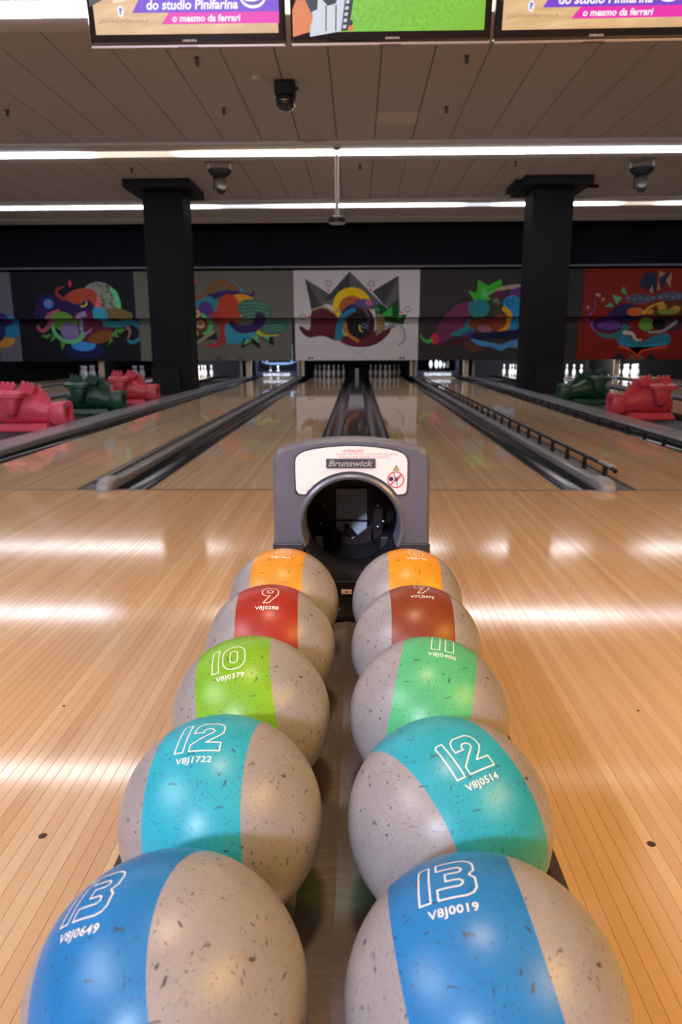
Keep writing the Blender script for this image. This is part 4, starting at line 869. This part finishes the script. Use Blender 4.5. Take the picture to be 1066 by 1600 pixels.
# ------------------------------------------------------------------ televisions
TVB = mat('tv_gloss_black', (0.016, 0.012, 0.013), 0.12, coat=0.5); TVS = mat('tv_silver_edge', (0.42, 0.36, 0.35), 0.35, metal=0.5)
def em(name, c, k=1.0): return mat(name, (0.01, 0.01, 0.01), 0.4, emit=c, es=k)
EWHITE = em('screen_white', (0.92, 0.92, 0.95)); EPUR = em('screen_purple', (0.17, 0.045, 0.62)); EMAG = em('screen_magenta', (0.80, 0.012, 0.42)); EWOOD = None
def screen_wood():
    M = mat('screen_wood_picture', (0.01, 0.01, 0.01), 0.4); g = NT(M); tc = g.n('ShaderNodeTexCoord')
    a = g.noise(g.mapping(tc.outputs['Object'], (4, 1, 28)), 1.0, 4); b = g.noise(tc.outputs['Object'], 5, 2)
    c = g.mix(g.ramp(a, 0.3, 0.7), (0.62, 0.36, 0.15), (0.85, 0.58, 0.32)); c = g.mix(g.ramp(b, 0.5, 0.7), c, (0.66, 0.42, 0.22))
    g.l(c, g.b.inputs['Emission Color']); g.b.inputs['Emission Strength'].default_value = 1.0; return M
def screen_grass():
    M = mat('screen_pitch_picture', (0.01, 0.01, 0.01), 0.4); g = NT(M); tc = g.n('ShaderNodeTexCoord')
    a = g.noise(tc.outputs['Object'], 60, 4); b = g.noise(tc.outputs['Object'], 4, 2)
    c = g.mix(g.ramp(a, 0.3, 0.7), (0.14, 0.44, 0.02), (0.25, 0.62, 0.05)); c = g.mix(g.ramp(b, 0.45, 0.7), c, (0.20, 0.50, 0.03))
    g.l(c, g.b.inputs['Emission Color']); g.b.inputs['Emission Strength'].default_value = 1.0; return M
SW, SG = screen_wood(), screen_grass()
def tv(xc, label, kind, rz=0.0, wd=0.955, zoff=0.0):
    h = 0.585; t = thing('television', label, 'television', (xc, 3.9, 2.408+zoff), 'televisions hanging over the approach')
    t.rotation_euler = (math.radians(11), 0, rz)
    part('casing', G().box(-wd/2, wd/2, 0, 0.075, 0.008, h), TVB, t, bevel=0.012)
    part('lower_edge', G().box(-wd/2+0.004, wd/2-0.004, -0.003, 0.03, -0.004, 0.0075), TVS, t, bevel=0.002)
    bz_ = 0.052; sx = wd/2-0.034
    sc_ = part('screen', G().box(-sx, sx, -0.0015, -0.0002, bz_, h-0.036), SW if kind == 'ad' else SG, t)
    K = 0.955/304; u = lambda x: (x-290)*K; v = lambda y: (72-y)*0.00275
    part('maker_name', text_flat('SAMSUNG', u(293)+0.0, v(63), 0.068, 0.0095, -0.0008, bold=0.02), mat('tv_letters', (0.55, 0.52, 0.52), 0.4), t)
    part('power_strip', G().prism_y([(-0.06, -0.006), (0.06, -0.006), (0.045, 0.0), (-0.045, 0.0)], -0.005, 0.02), mat('tv_red_edge', (0.10, 0.03, 0.03), 0.4), t)
    part('mount_arm', G().box(-0.04, 0.04, 0.0755, 0.13, 0.2, 0.45).tube([(0, 0.15, 0.3), (0, 0.15+0.19*1.3, 0.3+1.28)], 0.025, 10), BLACK, t)
    def pic(nm, pts, m_, y=-0.002): part(nm, G().add([(u(x), y, v(yy)) for x, yy in pts], [tuple(range(len(pts)))]), m_, sc_)
    if kind == 'ad':
        pic('purple_banner', [(208, 21.5), (433, 21.5), (433, -30), (240, -30)], EPUR); pic('magenta_banner', [(252, 38.5), (433, 38.5), (433, 21), (265, 21)], EMAG)
        pic('dark_shape', [(144, 12), (175, -3), (175, -60), (144, -60)], em('screen_dark_green', (0.05, 0.045, 0.015)))
        pic('pale_patch', [(180, 8), (206, 2), (204, -40), (185, -40)], em('screen_pale_wood', (0.92, 0.72, 0.47)), -0.0018)  # pale patch within the wood picture
        part('slogan', text_flat('do studio Pinifarina', u(301), v(10.0), (372-232)*K, 15*0.00275, -0.0026, bold=0.03, shear=0.15), EWHITE, sc_)
        part('slogan', text_flat('o mesmo da ferrari', u(321.5), v(30.0), (374-269)*K, 11*0.00275, -0.0026, bold=0.03, shear=0.15), EWHITE, sc_)
        part('script_name', text_flat('pininfarina', u(193), v(33.5), 78*K, 8*0.00275, -0.0026, shear=0.5, bold=-0.01), em('screen_brown_ink', (0.25, 0.15, 0.12)), sc_)
        pic('emblem', [(190.5+6*math.cos(a)*0.8, 19+8.5*math.sin(a)) for a in [2*math.pi*k/12 for k in range(12)]], EWHITE, -0.0022)
        pic('emblem_letter', [(189, 24), (191, 24), (191.5, 19), (193, 19), (193, 14), (188.5, 14)], em('screen_blue', (0.12, 0.2, 0.6)), -0.0026)
        pic('badge_disc', [(394+20*math.cos(a), 0+17*math.sin(a)) for a in [2*math.pi*k/20 for k in range(20)]], EWHITE, -0.0023)
        pic('badge_core', [(394+17.5*math.cos(a), -1+13.5*math.sin(a)) for a in [2*math.pi*k/20 for k in range(20)]], em('screen_violet', (0.15, 0.07, 0.45)), -0.0026)
        pic('badge_wave', [(379, 4), (386, 7), (396, 7), (409, 3), (409, -2), (394, 3), (380, 0)], EWHITE, -0.003)
    else:
        ESK = em('screen_orange_skin', (0.72, 0.20, 0.05)); EBK = em('screen_black', (0.015, 0.015, 0.02)); EGY = em('screen_grey_white', (0.62, 0.66, 0.74)); 
        pic('player_shirt', [(166, 60), (219, 51.5), (223, 20), (224, -40), (172, -40), (169, 20)], EGY, -0.0018)
        pic('player_arm', [(140, 60), (165, 53), (171, 32), (170, 14), (162, 3), (146, 6), (140, 20)], ESK)
        pic('sleeve_black', [(140, 6), (160, 6), (168, 24), (178, 20), (181, -10), (178, -40), (140, -40)], EBK, -0.0022)
        pic('vest_black', [(182, -10), (184, 4), (194, 15), (206, 12), (212, -4), (212, -40), (182, -40)], EBK, -0.0022)
        for x in (190, 205): pic('shirt_seam', [(x, 52), (x+1.8, 52), (x+2.6, 14), (x+0.8, 14)], EBK, -0.0024)
        pic('shirt_trim', [(214, 52), (226, 51), (234, 0), (236, -40), (222, -40), (221, 0)], EBK, -0.0023)
        for k in range(6): pic('shirt_check', [(216.5+k*1.2, 48-k*9), (221.5+k*1.2, 48-k*9), (222.5+k*1.2, 43-k*9), (217.5+k*1.2, 43-k*9)], EGY, -0.0025)
        for cx1, cy1 in ((228, 40), (229, 48)): pic('shirt_badge', [(cx1+4.5*math.cos(a), cy1+4.5*math.sin(a)) for a in [2*math.pi*k/10 for k in range(10)]], ESK if cy1 > 44 else EBK, -0.0026)
    return t
tv(-0.805, 'left hanging television showing a purple banner advert, fully in view', 'ad', 0.004)
tv(0.180, 'middle hanging television showing a football player on a green pitch', 'football', 0.0, 0.965)
tv(1.158, 'right hanging television with purple banner advert cut by the picture edge', 'ad', -0.012)

# ------------------------------------------------------------------ things on the ceiling
t = thing('ceiling_dome_light', 'black effect light with round dome on the ceiling below the televisions', 'effect light', (-0.92, 10.25, CZ))
part('housing', G().box(-0.13, 0.13, -0.13, 0.13, -0.17, -0.0005), BLACK, t, bevel=0.02)
part('dome', G().lathe([(0.02, -0.345), (0.07, -0.33), (0.115, -0.29), (0.135, -0.24), (0.13, -0.19), (0.11, -0.171)], seg=24), mat('dome_gloss', (0.012, 0.012, 0.013), 0.12, coat=0.6), t, smooth=60)
part('lug', G().box(0.131, 0.17, -0.015, 0.015, -0.09, -0.06), BLACK, t)
def spot(x, y, label, a):
    t = thing('stage_spotlight', label, 'spotlight', (x, y, CZ), 'small stage spotlights on the ceiling'); t.rotation_euler.z = a
    for s in (-1, 1): part('ceiling_clip', G().box(s*0.2-0.02, s*0.2+0.02, -0.02, 0.02, -0.14, -0.0005), mat('clip_pale', (0.3, 0.28, 0.26), 0.5), t)
    part('base', G().loft([sring(0, 0, z, rx, ry, 18, 'z', 3) for z, rx, ry in ((-0.30, 0.06, 0.05), (-0.285, 0.10, 0.07), (-0.22, 0.19, 0.11), (-0.16, 0.22, 0.13), (-0.141, 0.20, 0.12))]), BLACK, t, smooth=50)
    part('yoke', G().box(-0.125, -0.10, -0.03, 0.03, -0.50, -0.27).box(-0.125, 0.03, -0.03, 0.03, -0.315, -0.29), BLACK, t, bevel=0.008)
    h = part('head', G().lathe([(0.06, -0.10), (0.09, -0.09), (0.10, 0.02), (0.115, 0.10), (0.115, 0.13), (0.10, 0.13), (0.095, 0.10)], seg=20), mat('spot_body', (0.03, 0.028, 0.026), 0.45), t, smooth=40, loc=(0.02, 0, -0.45))
    h.rotation_euler = (math.radians(72), 0, math.radians(10))
    part('lens', G().lathe([(0.092, 0.10), (0.06, 0.108), (0.01, 0.112)], seg=20), mat('spot_lens', (0.05, 0.042, 0.03), 0.35), h, smooth=60)
spot(-2.53, 14.25, 'small black stage spotlight hanging left of centre between the ceiling lights', 0.1)
spot(5.25, 14.4, 'small black stage spotlight hanging at right beyond the right column', -0.5)
t = thing('ceiling_camera', 'dark round camera on a pale pole hanging from the middle ceiling light', 'camera', (-0.335, 13.12, CZ-0.076))
part('ceiling_flange', G().lathe([(0.05, -0.03), (0.07, -0.012), (0.07, 0.0)], seg=16), mat('flange_grey', (0.2, 0.19, 0.19), 0.5), t, smooth=40)
part('pole', G().lathe([(0.032, -1.06), (0.032, -0.12), (0.012, -0.10), (0.012, -0.03)], seg=14), mat('pole_pale', (0.55, 0.52, 0.52), 0.45), t, smooth=40)
part('body', G().lathe([(0.08, -1.20), (0.135, -1.185), (0.15, -1.15), (0.15, -1.10), (0.12, -1.075), (0.04, -1.061)], seg=24), mat('camera_body_black', (0.02, 0.02, 0.022), 0.3), t, smooth=40)
part('trim_ring', G().lathe([(0.10, -1.208), (0.142, -1.196), (0.142, -1.19), (0.10, -1.2005)], seg=24), mat('camera_ring_grey', (0.35, 0.35, 0.36), 0.4), t)
sp = G().lathe([(0.010, -0.09), (0.018, -0.075), (0.030, -0.045), (0.012, -0.03), (0.012, -0.02), (0.035, -0.012), (0.035, -0.0005)], seg=10).mesh('sprinkler_head', mat('sprinkler_brass_dark', (0.06, 0.045, 0.04), 0.5), 40)
for x, y, lb in ((-1.88, 9.4, 'small dark sprinkler head just under the left television'), (-1.9, 11.25, 'small dark sprinkler head on the tiles above the left spotlight'), (1.3, 9.45, 'small dark sprinkler head just under the middle and right televisions'), (1.285, 11.3, 'small dark sprinkler head above the pale ceiling access panel'),
                 (-5.02, 11.22, 'small dark sprinkler head at the far left of the ceiling'), (0.06, 14.65, 'small dark sprinkler head just right of the camera pole'), (2.95, 14.5, 'small dark sprinkler head above the right column plate'), (-4.3, 14.7, 'small dark sprinkler head above the left column plate')):
    tag(link('sprinkler_head', sp, None, (x, y, CZ)), lb, 'sprinkler', 'ceiling sprinkler heads')
tag(link('smoke_detector', G().lathe([(0.03, -0.035), (0.055, -0.03), (0.065, -0.012), (0.065, -0.0005)], seg=18).mesh('smoke_detector', mat('detector_white', (0.6, 0.56, 0.55), 0.5), 40), None, (-1.26, 10.05, CZ)), 'small pale round smoke detector left of the black dome light', 'smoke detector')
